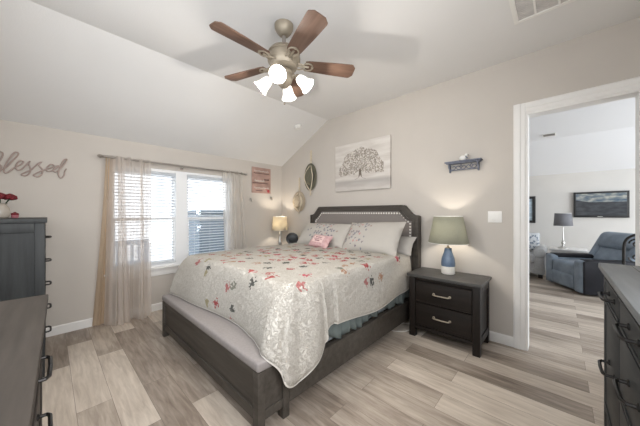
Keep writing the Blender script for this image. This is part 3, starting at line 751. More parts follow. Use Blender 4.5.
# ------------------------------------------------------------------ drawer furniture
def bar_handle(m, x, z, yf, L, out=0.036, r=0.0068):
    """bow pull with round feet on a front at y = yf facing -Y"""
    for s in (-1, 1):
        m.lathe([(0.013, 0), (0.013, 0.004), (0.008, 0.007), (0.0065, 0.012)], mtx=Matrix.Translation((x + s * L / 2, yf, z)) @ Matrix.Rotation(PI / 2, 4, 'X'), seg=10)
    pts = [(x - L / 2, yf - 0.004, z), (x - L / 2, yf - out * 0.75, z), (x - L / 2 + 0.016, yf - out, z), (x, yf - out * 1.06, z), (x + L / 2 - 0.016, yf - out, z), (x + L / 2, yf - out * 0.75, z), (x + L / 2, yf - 0.004, z)]
    m.tube(pts, r, 8)
def drawer_chest(name, label, cat, loc, rz, W, D, Hh, rows, cols, post=0.055, top_t=0.032, over=0.018, hl=0.13, two=False, leg=0.09, top_m='wood_top', group=None, planks=0, fin=''):
    """local frame: centre at the origin on the floor, front faces -Y"""
    t = thing(name, label, cat, loc, rz, group); yf, yb, xa, xb = -D / 2, D / 2, -W / 2, W / 2
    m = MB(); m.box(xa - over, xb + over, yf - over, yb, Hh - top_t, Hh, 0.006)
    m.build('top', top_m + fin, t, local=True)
    if planks:
        g = MB()
        for k in range(1, planks): g.box(xa - over + 0.001, xb + over - .001, yf - over + (D + over) * k / planks - 0.0015, yf - over + (D + over) * k / planks + 0.0015, Hh - 0.0005, Hh + 0.0006)
        g.build('plank_seam', 'wood', t, local=True)
    zc = Hh - top_t
    m = MB()
    for x0 in (xa, xb - 0.035):                                  # framed side panels
        m.box(x0 + (0.010 if x0 < 0 else 0.0), x0 + (0.035 if x0 < 0 else 0.025), yf + post, yb - post, leg, zc)
        m.box(x0, x0 + 0.035, yf + post, yb - post, zc - 0.075, zc, 0.004); m.box(x0, x0 + 0.035, yf + post, yb - post, leg, leg + 0.07, 0.004)
    m.box(xa + 0.03, xb - 0.03, yb - 0.02, yb - 0.008, leg, zc)
    m.box(xa + post, xb - post, yf + 0.02, yb - .02, leg, leg + 0.03); m.box(xa + post, xb - post, yf + 0.028, yf + 0.045, leg, zc)
    m.box(xa + post, xb - post, yf + 0.006, yf + 0.03, zc - 0.03, zc, 0.003)
    m.box(xa + post, xb - post, yf + 0.006, yf + 0.03, leg, leg + 0.035, 0.003)
    m.build('case', 'wood' + fin, t, local=True)
    for x0 in (xa, xb - post):
        for y0 in (yf, yb - post): MB().box(x0, x0 + post, y0, y0 + post, 0, zc, 0.004).build('leg', 'wood' + fin, t, local=True)
    zs, ze = leg + 0.04, zc - 0.035; gap = 0.010; cw = (W - 2 * post) / (cols if isinstance(cols, int) else 1)
    colspec = [(c_ * cw, cw, rows) for c_ in range(cols)] if isinstance(cols, int) else [(a * cw, b * cw, r) for a, b, r in cols]
    for cx0, cww, hts in colspec:
        tot = sum(hts); z = ze
        for h in hts:
            hh = (ze - zs) * h / tot
            x0 = xa + post + cx0 + gap / 2; x1 = x0 + cww - gap
            m = MB(); m.box(x0, x1, yf + 0.004, yf + 0.026, z - hh + gap / 2, z - gap / 2, 0.003)
            if True:
                m.box(x0, x1, yf - 0.001, yf + 0.004, z - hh + gap / 2, z - hh + gap / 2 + 0.012); m.box(x0, x1, yf - 0.001, yf + 0.004, z - gap / 2 - 0.012, z - gap / 2)
            d = m.build('drawer', 'wood_x' + fin, t, local=True)
            for hx in ((x0 + (x1 - x0) * 0.25, x0 + (x1 - x0) * 0.75) if two else ((x0 + x1) / 2,)):
                q = MB(); bar_handle(q, hx, z - hh / 2, yf + 0.004, hl); q.build('handle', 'nickel' if 'brown' in fin else 'iron', d, local=True)
            z -= hh
    return t
drawer_chest('nightstand', 'dark wood two-drawer nightstand on the right of the bed, holding the blue lamp', 'nightstand', (3.075, -0.245, 0), 0, 0.655, 0.415, 0.66, [1, 1.08], 1, 0.062, 0.03, 0.020, 0.15, group='nightstands', fin='_brown')
drawer_chest('nightstand', 'dark wood nightstand mostly hidden behind the bed, holding the cream lamp', 'nightstand', (0.42, -0.245, 0), 0, 0.655, 0.415, 0.66, [1, 1.08], 1, 0.062, 0.03, 0.020, 0.15, group='nightstands', fin='_brown')
drawer_chest('tall_chest', 'tall dark wood chest of drawers against the left wall, holding the red roses', 'chest of drawers', (0.50, -3.345, 0), PI, 0.90, 0.46, 1.256, [1, 1, 1, 1, 1], 1, 0.055, 0.034, 0.012, 0.15, two=False, top_m='wood', fin='_grey')
drawer_chest('dresser', 'long low dark wood dresser with taupe top, front left of the view', 'dresser', (2.84, -3.362, 0), PI - math.radians(1.2), 1.50, 0.46, 0.90, [1, 1, 1], 2, 0.055, 0.034, 0.02, 0.20, two=False, planks=0)
drawer_chest('chest_of_drawers', 'dark grey chest with curved black pulls at the right edge, by the doorway', 'chest of drawers', (4.325, -1.53, 0), -PI / 2, 1.10, 0.45, 1.02, None, [(0, 0.42, [0.12, 0.573, 0.13]), (0.42, 0.58, [0.13, 0.28, 0.207, 0.207])], 0.055, 0.032, 0.02, 0.16, planks=4, fin='_grey')

# ------------------------------------------------------------------ lamps
def table_lamp(name, label, x, y, z0, base_prof, splits, shade, shade_m, power, color, bulb_z, neck='nickel'):
    t = thing(name, label, 'lamp', (x, y, z0))
    for nm, prof, mt in base_prof:
        MB().lathe([(r, z0 + z) for r, z in prof], (x, y, 0), 32).build(nm, mt, t)
    rb, zb, rt, zt_ = shade
    m = MB(); m.lathe([(rb, zb), (rb * 0.5 + rt * 0.5, (zb + zt_) / 2), (rt, zt_)], (x, y, 0), 40, cap=False)
    sh = m.build('lamp_shade', shade_m, t, solid=0.002)
    for r_, z_ in ((rb, zb), (rt, zt_)):
        q = MB(); q.tube([(x + r_ * math.cos(a * PI / 18), y + r_ * math.sin(a * PI / 18), z_) for a in range(36)], 0.003, 5, closed=True)
        if r_ == rt: q.tube([(x - rt, y, zt_), (x, y, zt_ - 0.012), (x + rt, y, zt_)], 0.002, 5); q.tube([(x, y - rt, zt_), (x, y, zt_ - 0.012), (x, y + rt, zt_)], 0.002, 5)
        q.build('shade_ring', 'white_gloss', sh)
    MB().sphere((x, y, bulb_z), 0.028, sz=1.2).build('bulb', 'bulb', t)
    MB().tube([(x, y, z0 + base_prof[-1][1][-1][1] - 0.005), (x, y, bulb_z - 0.025)], 0.012, 12).build('socket', neck, t)
    lamp_light('lamp_light', (x, y, bulb_z + 0.05), power, color, 0.03, t)
    return t
table_lamp('table_lamp', 'blue ceramic table lamp with sage green shade on the right nightstand', 3.062, -0.205, 0.66,
           [('base_band', [(0.055, 0), (0.064, 0.004), (0.068, 0.03), (0.069, 0.075), (0.067, 0.082)], 'ceramic_white'),
            ('base', [(0.066, 0.082), (0.068, 0.11), (0.062, 0.16), (0.048, 0.205), (0.038, 0.235), (0.034, 0.262), (0.036, 0.270)], 'ceramic_blue'),
            ('neck', [(0.022, 0.270), (0.022, 0.277), (0.012, 0.281), (0.012, 0.305)], 'nickel')], None,
           (0.192, 0.985, 0.138, 1.265), 'shade_sage', 7.5, (1.0, 0.91, 0.80), 1.06)
table_lamp('table_lamp', 'small cream shaded lamp glowing on the far nightstand left of the bed', 0.275, -0.26, 0.66,
           [('base', [(0.05, 0), (0.055, 0.01), (0.02, 0.03), (0.022, 0.06), (0.035, 0.11), (0.028, 0.16), (0.013, 0.19), (0.012, 0.24), (0.018, 0.26), (0.010, 0.28), (0.010, 0.33)], 'silver')], None,
           (0.135, 0.99, 0.120, 1.235), 'shade_cream', 13, (1.0, 0.89, 0.74), 1.07)
def desk_fan():
    t = thing('round_clock', 'small round black clock-like object on the far nightstand beside the bed', 'clock', (0.62, -0.27, 0.66))
    mt = Matrix.Translation((0.62, -0.27, 0.865)) @ Matrix.Rotation(math.radians(40), 4, 'Z') @ Matrix.Rotation(PI / 2, 4, 'X')
    pts = [mt @ Vector((0.085 * math.cos(a * PI / 16), 0.085 * math.sin(a * PI / 16), 0)) for a in range(32)]
    MB().tube(pts, 0.020, 10, closed=True).build('ring', 'black', t)
    m = MB(); m.lathe([(0.080, -0.012), (0.082, 0), (0.080, 0.010), (0.03, 0.016)], mtx=mt, seg=24)
    m.build('face', 'black', t)
    m = MB(); m.lathe([(0.07, 0.66), (0.07, 0.672), (0.02, 0.682), (0.016, 0.765)], (0.62, -0.27, 0), 20); m.build('stand', 'black', t)
desk_fan()

# ------------------------------------------------------------------ ceiling fan
FXc, FYc = 2.313, -1.806
def ceiling_fan():
    t = thing('ceiling_fan', 'five-blade ceiling fan with wood blades and four lit glass shades', 'ceiling fan', (FXc, FYc, CZ))
    L = lambda prof, seg=32: MB().lathe(prof, (FXc, FYc, 0), seg)
    L([(0.075, 2.80), (0.074, 2.775), (0.060, 2.745), (0.040, 2.722), (0.024, 2.712)][::-1]).build('canopy', 'nickel', t, recalc=True)
    L([(0.016, 2.60), (0.016, 2.715)], 16).build('downrod', 'steel', t)
    L([(0.05, 2.440), (0.085, 2.448), (0.105, 2.462), (0.112, 2.490), (0.128, 2.505), (0.132, 2.535), (0.120, 2.560), (0.128, 2.568), (0.110, 2.595), (0.060, 2.618), (0.024, 2.625)]).build('motor_housing', 'nickel', t)
    for k in range(5):
        a = math.radians(55 + 72 * k); R_ = Matrix.Translation((FXc, FYc, 2.495)) @ Matrix.Rotation(a, 4, 'Z') @ Matrix.Rotation(math.radians(-12), 4, 'X')
        out = []
        pr = [(0.17, 0.046), (0.20, 0.054), (0.38, 0.066), (0.548, 0.073), (0.560, 0.070), (0.585, 0.040), (0.5855, 0.015)]
        poly = [(x, y) for x, y in pr] + [(x, -y) for x, y in pr[::-1]]
        m = MB(); m.prism(poly, 'Z', -0.004, 0.004, 0.002)
        for v in m.bm.verts: pass
        b = m.build('blade', 'blade', t, local=True); b.matrix_local = Matrix.Translation((-FXc, -FYc, -CZ)) @ R_
        q = MB()
        for s in (-1, 1): q.tube(catmull([(0.08, 0, 0.0), (0.115, 0.030 * s, -0.012), (0.155, 0.018 * s, -0.012), (0.175, 0.038 * s, -0.009), (0.215, 0.030 * s, -0.008), (0.235, 0.0, -0.008)], 5), 0.0065, 6)
        q.tube([(0.08, 0, 0), (0.13, 0, -0.010), (0.20, 0, -0.008)], 0.008, 6)
        for px in ((0.18, 0.03), (0.18, -0.03), (0.225, 0)): q.sphere((px[0], px[1], -0.010), 0.008, sz=0.6, seg=8, rings=6)
        q.build('blade_bracket', 'nickel', b, local=True)
    L([(0.014, 2.300), (0.030, 2.306), (0.060, 2.345), (0.070, 2.375), (0.064, 2.400), (0.075, 2.412), (0.070, 2.430), (0.040, 2.442)]).build('light_kit', 'nickel', t)
    m = MB(); m.tube([(FXc + 0.02, FYc - .01, 2.31), (FXc + 0.02, FYc - .01, 2.17)], 0.0016, 5); m.sphere((FXc + 0.02, FYc - .01, 2.165), 0.008); m.build('pull_chain', 'nickel', t)
    for k in range(4):
        a = math.radians(-52 + 90 * k)
        d = Vector((math.cos(a), math.sin(a), 0)); tilt = math.radians(48)
        ax = (d * math.sin(tilt) + Vector((0, 0, -math.cos(tilt)))).normalized()
        o0 = Vector((FXc, FYc, 2.385)) + d * 0.105
        q = Vector((0, 0, 1)).rotation_difference(ax).to_matrix().to_4x4(); mt = Matrix.Translation(o0) @ q
        m = MB(); m.tube([Vector((FXc, FYc, 2.385)) + d * 0.055, Vector((FXc, FYc, 2.398)) + d * 0.085, o0], 0.011, 8); m.lathe([(0.018, -0.01), (0.024, 0.0), (0.026, 0.018)], mtx=mt, seg=16)
        m.build('shade_arm', 'nickel', t)
        m = MB(); m.lathe([(0.024, 0.012), (0.034, 0.026), (0.041, 0.050), (0.045, 0.080), (0.055, 0.108), (0.064, 0.122), (0.061, 0.122), (0.052, 0.108), (0.042, 0.080), (0.038, 0.05), (0.030, 0.028), (0.020, 0.016)], mtx=mt, seg=24, cap=True)
        m.build('lamp_shade', 'fan_glass', t)
        bl = o0 + ax * 0.075
        m = MB(); m.sphere(bl, 0.026); m.build('bulb', 'bulb', t)
        lamp_light('fan_light', o0 + ax * 0.118, 15, (1.0, 0.94, 0.86), 0.015, t)
ceiling_fan()

# ------------------------------------------------------------------ ceiling fixtures
def vent(name, label, x0, x1, y0, y1, zf, cells, mtl_in='vent_grey', slope=None):
    t = thing(name, label, 'vent', ((x0 + x1) / 2, (y0 + y1) / 2, zf)); f = 0.03 if cells > 1 else 0.012
    m = MB(); m.box(x0, x1, y0, y0 + f, zf - 0.012, zf - 0.001, 0.003); m.box(x0, x1, y1 - f, y1, zf - 0.012, zf - 0.001, 0.003)
    m.box(x0, x0 + f, y0 + f, y1 - f, zf - 0.012, zf - 0.001); m.box(x1 - f, x1, y0 + f, y1 - f, zf - 0.012, zf - 0.001)
    for k in range(1, cells): xx = x0 + (x1 - x0) * k / cells; m.box(xx - 0.006, xx + 0.006, y0 + f, y1 - f, zf - 0.011, zf - 0.002)
    m.build('frame', 'white_gloss', t)
    MB().box(x0 + 0.01, x1 - 0.01, y0 + 0.01, y1 - 0.01, zf - 0.004, zf - 0.001).build('filter', mtl_in, t)
    m = MB(); n = int((y1 - y0 - 2 * f) / 0.022)
    for k in range(n): yy = y0 + f + 0.011 + k * 0.022; m.box(x0 + f, x1 - f, yy - 0.004, yy + 0.004, zf - 0.008, zf - 0.004)
    m.build('louvres', mtl_in, t)
vent('ceiling_vent', 'grey air vent in a white frame on the bedroom ceiling', 3.66, 4.18, -1.05, -0.565, CZ, 4)
vent('ceiling_vent', 'small grey slotted vent on the living room ceiling seen through the doorway', 3.68, 3.87, 3.36, 3.58, CZ, 1, 'steel')
n_ = Vector((0.504, 0, -1)).normalized(); q_ = Vector((0, 0, 1)).rotation_difference(n_).to_matrix().to_4x4()
m = MB(); m.lathe([(0.058, 0.0), (0.058, 0.016), (0.050, 0.026), (0.022, 0.030), (0.018, 0.036)], mtx=Matrix.Translation(Vector((0.919, -0.407, 2.200 + 0.504 * 0.919)) + n_ * 0.001) @ q_, seg=24)
tag(m.build('smoke_detector', 'white_gloss'), 'small round white smoke detector on the sloping ceiling', 'smoke detector')

# ------------------------------------------------------------------ on the window wall
BL = [(-3.495, 1.671), (-3.466, 1.789), (-3.43, 1.873), (-3.408, 1.887), (-3.397, 1.864), (-3.413, 1.806), (-3.452, 1.738), (-3.471, 1.686), (-3.455, 1.656), (-3.422, 1.684), (-3.406, 1.729), (-3.413, 1.761), (-3.427, 1.741), (-3.408, 1.717), (-3.379, 1.738), (-3.342, 1.804), (-3.307, 1.864), (-3.301, 1.895), (-3.321, 1.897), (-3.35, 1.846), (-3.379, 1.769), (-3.391, 1.713), (-3.379, 1.687), (-3.354, 1.709), (-3.321, 1.75), (-3.287, 1.778), (-3.267, 1.809), (-3.283, 1.822), (-3.303, 1.802), (-3.316, 1.759), (-3.307, 1.727), (-3.283, 1.732), (-3.254, 1.773), (-3.223, 1.825), (-3.233, 1.797), (-3.221, 1.749), (-3.228, 1.703), (-3.253, 1.674), (-3.28, 1.682), (-3.261, 1.703), (-3.217, 1.738), (-3.172, 1.804), (-3.144, 1.829), (-3.165, 1.795), (-3.139, 1.75), (-3.144, 1.701), (-3.17, 1.671), (-3.201, 1.683), (-3.183, 1.704), (-3.144, 1.736), (-3.107, 1.76), (-3.069, 1.782), (-3.057, 1.806), (-3.08, 1.811), (-3.107, 1.774), (-3.107, 1.74), (-3.08, 1.74), (-3.041, 1.776), (-3.013, 1.8), (-3.032, 1.801), (-3.055, 1.77), (-3.058, 1.74), (-3.036, 1.741), (-2.999, 1.792), (-2.968, 1.853), (-2.959, 1.885), (-2.979, 1.877), (-3.002, 1.821), (-3.018, 1.755), (-3.022, 1.702), (-3.004, 1.676), (-2.982, 1.703), (-2.975, 1.75), (-2.962, 1.782)]
m = MB(); m.tube(catmull([(0.012, y, z) for y, z in BL], 4), 0.0066, 6)
tag(m.build('wall_script_sign', 'script'), 'rose-brown cursive word sign reading blessed on the left wall', 'wall sign')

def plank_sign():
    mt = M['plank'] = mat('pink_brown_boards', (0.40, 0.265, 0.225), 0.7, var=0.18, vscale=9)
    t = thing('plank_sign', 'pink-brown wooden board sign on the wall right of the window', 'wall sign', (0.012, -0.474, 1.885))
    y0, y1, z0, z1 = -0.669, -0.279, 1.655, 2.112; n = 3
    for k in range(n):
        a = z0 + (z1 - z0) * k / n; b = z0 + (z1 - z0) * (k + 1) / n
        MB().box(0.002, 0.022, y0, y1, a + 0.001, b - 0.001, 0.003).build('board', ['plank', 'plank', 'plank'][k], t)
    M['sign_white'] = mat('chalky_white_lettering', (0.62, 0.55, 0.50), 0.8, var=0.05); M['sign_dark'] = mat('dark_lettering', (0.09, 0.045, 0.04), 0.8, var=0.05); M['sign_red'] = mat('faded_red_paint', (0.40, 0.05, 0.06), 0.8, var=0.1)
    m = MB(); rnd = random.Random(4)
    def scrib(m, ya, yb, zc, h, r):
        pts = []; n = 26
        for i in range(n): pts.append((0.0235, ya + (yb - ya) * i / (n - 1), zc + h * math.sin(i * 1.7) * (0.6 + 0.4 * math.sin(i * 0.9))))
        m.tube(pts, r, 5)
    scrib(m, -0.63, -0.33, 2.045, 0.016, 0.006); scrib(m, -0.62, -0.42, 1.87, 0.022, 0.008); scrib(m, -0.63, -0.32, 1.745, 0.018, 0.007)
    m.build('lettering', 'sign_white', t)
    m = MB(); scrib(m, -0.64, -0.31, 2.005, 0.006, 0.006); scrib(m, -0.66, -0.34, 1.832, 0.005, 0.006); scrib(m, -0.42, -0.32, 1.90, 0.02, 0.005); scrib(m, -0.60, -0.46, 1.70, 0.01, 0.004); m.build('lettering', 'sign_dark', t)
    m = MB(); m.sphere((0.0225, -0.33, 1.70), 0.028, sx=0.15); m.sphere((0.0225, -0.37, 1.735), 0.02, sx=0.15); m.build('painted_heart', 'sign_red', t)
plank_sign()
def hook(y, z, label):
    t = thing('wall_hook', label, 'hook', (0, y, z), group='hooks under the board sign')
    MB().box(0, 0.010, y - 0.014, y + 0.014, z - 0.03, z + 0.03, 0.004).build('plate', 'silver', t)
    MB().tube(catmull([(0.008, y, z + 0.012), (0.035, y, z + 0.010), (0.040, y, z - 0.012), (0.030, y, z - 0.026), (0.046, y, z - 0.034), (0.058, y, z - 0.020)], 4), 0.005, 6).build('hook_arm', 'silver', t)
hook(-0.69, 1.537, 'small metal wall hook below the board sign, nearer the curtain')
hook(-0.262, 1.575, 'small metal wall hook below the board sign, nearer the corner')

# ------------------------------------------------------------------ on the headboard wall
def canvas():
    t = thing('canvas_painting', 'square canvas of a bare grey-blossomed tree above the headboard', 'painting', (1.83, 0, 1.97))
    x0, x1, z0, z1 = 1.375, 2.305, 1.628, 2.325
    m, nt, p = new_mat('painted_tree_canvas')
    tc = N(nt, 'ShaderNodeTexCoord'); sp = N(nt, 'ShaderNodeSeparateXYZ'); nt.links.new(tc.outputs['Object'], sp.inputs[0])
    nz = N(nt, 'ShaderNodeTexNoise'); nz.inputs['Scale'].default_value = 6; nz.inputs['Detail'].default_value = 5
    mp = N(nt, 'ShaderNodeMapping'); mp.inputs['Scale'].default_value = (0.5, 1, 3); nt.links.new(tc.outputs['Object'], mp.inputs[0]); nt.links.new(mp.outputs[0], nz.inputs['Vector'])
    r = ramp(nt, [(0.35, (0.54, 0.50, 0.46)), (0.65, (0.66, 0.63, 0.59))]); nt.links.new(nz.outputs[0], r.inputs[0])
    # horizon band of grey ground
    mr = N(nt, 'ShaderNodeMapRange'); mr.inputs[1].default_value = -0.21; mr.inputs[2].default_value = -0.165; mr.inputs[3].default_value = 1; mr.inputs[4].default_value = 0
    nt.links.new(sp.outputs[2], mr.inputs[0])
    mr2 = N(nt, 'ShaderNodeMapRange'); mr2.inputs[1].default_value = -0.35; mr2.inputs[2].default_value = -0.20; mr2.inputs[3].default_value = 0.1; mr2.inputs[4].default_value = 0.85; nt.links.new(sp.outputs[2], mr2.inputs[0])
    ml = N(nt, 'ShaderNodeMath', operation='MULTIPLY'); nt.links.new(mr.outputs[0], ml.inputs[0]); nt.links.new(mr2.outputs[0], ml.inputs[1])
    mx = N(nt, 'ShaderNodeMix', data_type='RGBA'); mx.inputs[7].default_value = (0.36, 0.335, 0.32, 1); nt.links.new(ml.outputs[0], mx.inputs[0]); nt.links.new(r.outputs[0], mx.inputs[6])
    nt.links.new(mx.outputs[2], p.inputs['Base Color']); p.inputs['Roughness'].default_value = 0.8
    M['canvas'] = m; M['tree_ink'] = mat('umber_brush', (0.17, 0.14, 0.115), 0.8, var=0.2, vscale=30)
    M['blossom'] = mat('taupe_dabs', (0.31, 0.275, 0.24), 0.8, var=0.3, vscale=30); M['blossom_pale'] = mat('pale_dabs', (0.62, 0.58, 0.53), 0.8, var=0.05)
    MB().box(x0, x1, -0.038, -0.002, z0, z1, 0.003).build('canvas', 'canvas', t)
    yc = -0.0392
    tr = MB(); bx, bz = 1.838, 1.80
    tr.tube(catmull([(bx - 0.09, yc, bz - 0.012), (bx - 0.035, yc, bz + 0.008), (bx - 0.012, yc, bz + 0.05), (bx - 0.006, yc, bz + 0.13)], 4), [0.002] * 6 + [0.006, 0.008, 0.010, 0.011, 0.011, 0.010, 0.009], 6)
    tr.tube(catmull([(bx + 0.09, yc, bz - 0.012), (bx + 0.035, yc, bz + 0.006), (bx + 0.014, yc, bz + 0.05), (bx + 0.006, yc, bz + 0.13)], 4), [0.002] * 6 + [0.006, 0.008, 0.010, 0.011, 0.011, 0.010, 0.009], 6)
    tr.build('painted_trunk', 'tree_ink', t)
    rnd = random.Random(11); br_ = MB()
    for k in range(9):
        a = math.radians(18 + 144 * k / 8); l = 0.28 * (0.8 + 0.3 * math.sin(a)); pts = [(bx, yc, bz + 0.10)]
        for s_ in (0.35, 0.7, 1.0): pts.append((bx + math.cos(a) * l * s_ * 1.15 + rnd.uniform(-.012, .012), yc, bz + 0.10 + math.sin(a) * l * s_ * 0.95 + rnd.uniform(-.012, .012)))
        br_.tube(catmull(pts, 4), [0.0045 - 0.0035 * i / 12 for i in range(13)], 5)
    br_.build('painted_branches', 'blossom', t)
    for nm, mt_, cnt, rr, off_ in (('painted_blossom', 'blossom', 2300, 0.0092, 0.0012), ('painted_blossom', 'blossom_pale', 480, 0.0085, 0.0018)):
        b = MB()
        for k in range(cnt):
            a = rnd.uniform(-0.06, PI + 0.06); q = math.sqrt(rnd.uniform(0.02, 1)) * (1 + 0.03 * math.sin(9 * a)); x = bx + math.cos(a) * q * 0.375; z = bz + 0.075 + math.sin(a) * q * 0.355
            if z < bz + 0.085 and abs(x - bx) < 0.10: continue
            r_ = rr * rnd.uniform(0.6, 1.25); ph = rnd.uniform(0, 1); sx_ = rnd.uniform(.7, 1.4)
            cv = b.bm.verts.new((x, yc - off_ - 0.0006, z)); ring = [b.bm.verts.new((x + r_ * sx_ * math.cos(ph + j * PI / 3), yc - off_, z + r_ * math.sin(ph + j * PI / 3))) for j in range(6)]
            for j in range(6): b.bm.faces.new((cv, ring[j], ring[(j + 1) % 6]))
        o = b.build(nm, mt_, t); o['kind'] = 'stuff'
canvas()

def wall_shelf():
    t = thing('wall_shelf', 'small ornate blue-grey shelf on the wall above the lamp', 'shelf', (3.165, 0, 1.80))
    x0, x1, zt_, d = 2.990, 3.340, 1.862, 0.095
    m = MB(); m.box(x0, x1, -d, -0.002, zt_ - 0.014, zt_, 0.004); m.box(x0 + 0.012, x1 - 0.012, -d + 0.012, -0.002, zt_ - 0.026, zt_ - 0.014, 0.003); m.build('top_board', 'shelf_blue', t)
    for x in (x0 + 0.03, x1 - 0.044):
        m = MB(); m.prism([(-0.085, zt_ - 0.026), (-0.002, zt_ - 0.026), (-0.002, zt_ - 0.115), (-0.02, zt_ - 0.112), (-0.03, zt_ - 0.085), (-0.06, zt_ - 0.06)], 'X', x, x + 0.014); m.build('bracket', 'shelf_blue', t)
    m = MB(); n = 5; y = -0.028
    for k in range(n):
        cx = x0 + 0.075 + (x1 - x0 - 0.15) * k / (n - 1); cz = zt_ - 0.060; s = 1 if k % 2 else -1
        m.tube([(cx + (0.006 + 0.0026 * i) * math.cos(i * 0.55) * s, y, cz + (0.006 + 0.0022 * i) * math.sin(i * 0.55)) for i in range(14)], 0.0042, 6)
    m.tube([(x0 + 0.03, y, zt_ - 0.092), (x1 - 0.03, y, zt_ - 0.092)], 0.005, 6); m.build('scrollwork', 'shelf_blue', t)
wall_shelf()
def bird():
    t = thing('bird_figurine', 'tiny white bird figurine on the ornate wall shelf', 'figurine', (3.17, -0.05, 1.862))
    m = MB(); m.sphere((3.165, -0.05, 1.890), 0.030, sx=1.25, sy=0.8, sz=0.92); m.sphere((3.195, -0.05, 1.918), 0.016); m.build('body', 'white_gloss', t)
    m = MB(); m.tube([(3.205, -0.05, 1.918), (3.222, -0.05, 1.915)], [0.006, 0.001], 6); m.build('beak', 'iron', t)
    m = MB(); m.tube([(3.185, -0.055, 1.912), (3.20, -0.06, 1.893), (3.215, -0.06, 1.878)], [0.005, 0.006, 0.003], 6); m.build('wing', 'shelf_blue', t)
bird()
def switch():
    t = thing('light_switch', 'white double rocker light switch between the lamp and the doorway', 'light switch', (3.443, 0, 1.26))
    MB().box(3.384, 3.502, -0.007, -0.0005, 1.203, 1.318, 0.003).build('plate', 'white_gloss', t)
    for x in (3.420, 3.466): MB().box(x - 0.017, x + 0.017, -0.011, -0.006, 1.227, 1.294, 0.002).build('rocker', 'white_gloss', t)
switch()

def hat(label, hlabel, cx, cz, rx, rz, mtl, zt_, zb, crown):
    h = thing('macrame_hanger', hlabel, 'wall hanger', (cx, -0.01, zt_), group='macrame hat hangers')
    m = MB(); m.tube([(cx, -0.01, zt_), (cx + 0.004, -0.012, (zt_ + cz + rz) / 2), (cx, -0.015, cz + rz * 0.85)], 0.011, 7)
    n = 40
    for s in (-1, 1):
        pts = [(cx, -0.015, cz + rz * 0.95), (cx + s * rx * 0.42, -0.06, cz + rz * 0.45), (cx + s * rx * 0.66, -0.075, cz), (cx + s * rx * 0.42, -0.06, cz - rz * 0.55), (cx, -0.03, cz - rz * 1.02)]
        m.tube(catmull(pts, 6), 0.0085, 7)
    m.build('cord', 'rope', h)
    q = MB(); z = zt_
    for k in range(9): q.sphere((cx + 0.004 * (-1) ** k, -0.014, zt_ - 0.012 - k * (zt_ - cz - rz) / 9), 0.017, sz=1.1, seg=8, rings=6)
    q.sphere((cx, -0.012, zt_ + 0.004), 0.016); q.build('knots', 'rope', h)
    q = MB()
    for k in range(7): q.tube([(cx, -0.03, cz - rz * 1.0), (cx + (k - 3) * 0.004, -0.028, cz - rz * 1.0 - 0.04), (cx + (k - 3) * 0.006, -0.026, zb)], 0.0035, 5)
    q.build('tassel', 'rope', h)
    t = thing('straw_hat', label, 'hat', (cx, -0.02, cz), group='hats on the wall')
    mt = Matrix.Translation((cx, -0.012, cz)) @ Matrix.Rotation(PI / 2, 4, 'X')
    m = MB(); m.lathe([(0.98, 0.010), (1.0, 0.016), (0.97, 0.020), (0.75, 0.022), (0.62, 0.022)], mtx=mt @ Matrix.Diagonal((rx, rz, 1, 1)), seg=40)
    m.build('brim', mtl, t)
    m = MB(); m.lathe([(0.60, 0.020), (0.58, 0.05), (0.53, crown * 0.75), (0.42, crown * 0.97), (0.2, crown), (0.02, crown * 0.98)], mtx=mt @ Matrix.Diagonal((rx, rz, 1, 1)), seg=36); m.build('crown', mtl, t)
    m = MB(); m.lathe([(0.615, 0.022), (0.605, 0.042)], mtx=mt @ Matrix.Diagonal((rx, rz, 1, 1)), seg=36, cap=False); m.build('hat_band', 'rope' if mtl == 'hat_b' else 'black', t)
hat('olive-grey straw hat hanging higher on the headboard wall', 'cream macrame hanger holding the olive-grey hat', 0.812, 1.915, 0.150, 0.235, 'hat_a', 2.357, 1.60, 0.085)
hat('natural straw hat hanging lower, nearest the room corner', 'cream macrame hanger holding the natural straw hat', 0.520, 1.505, 0.165, 0.185, 'hat_b', 1.916, 1.29, 0.085)

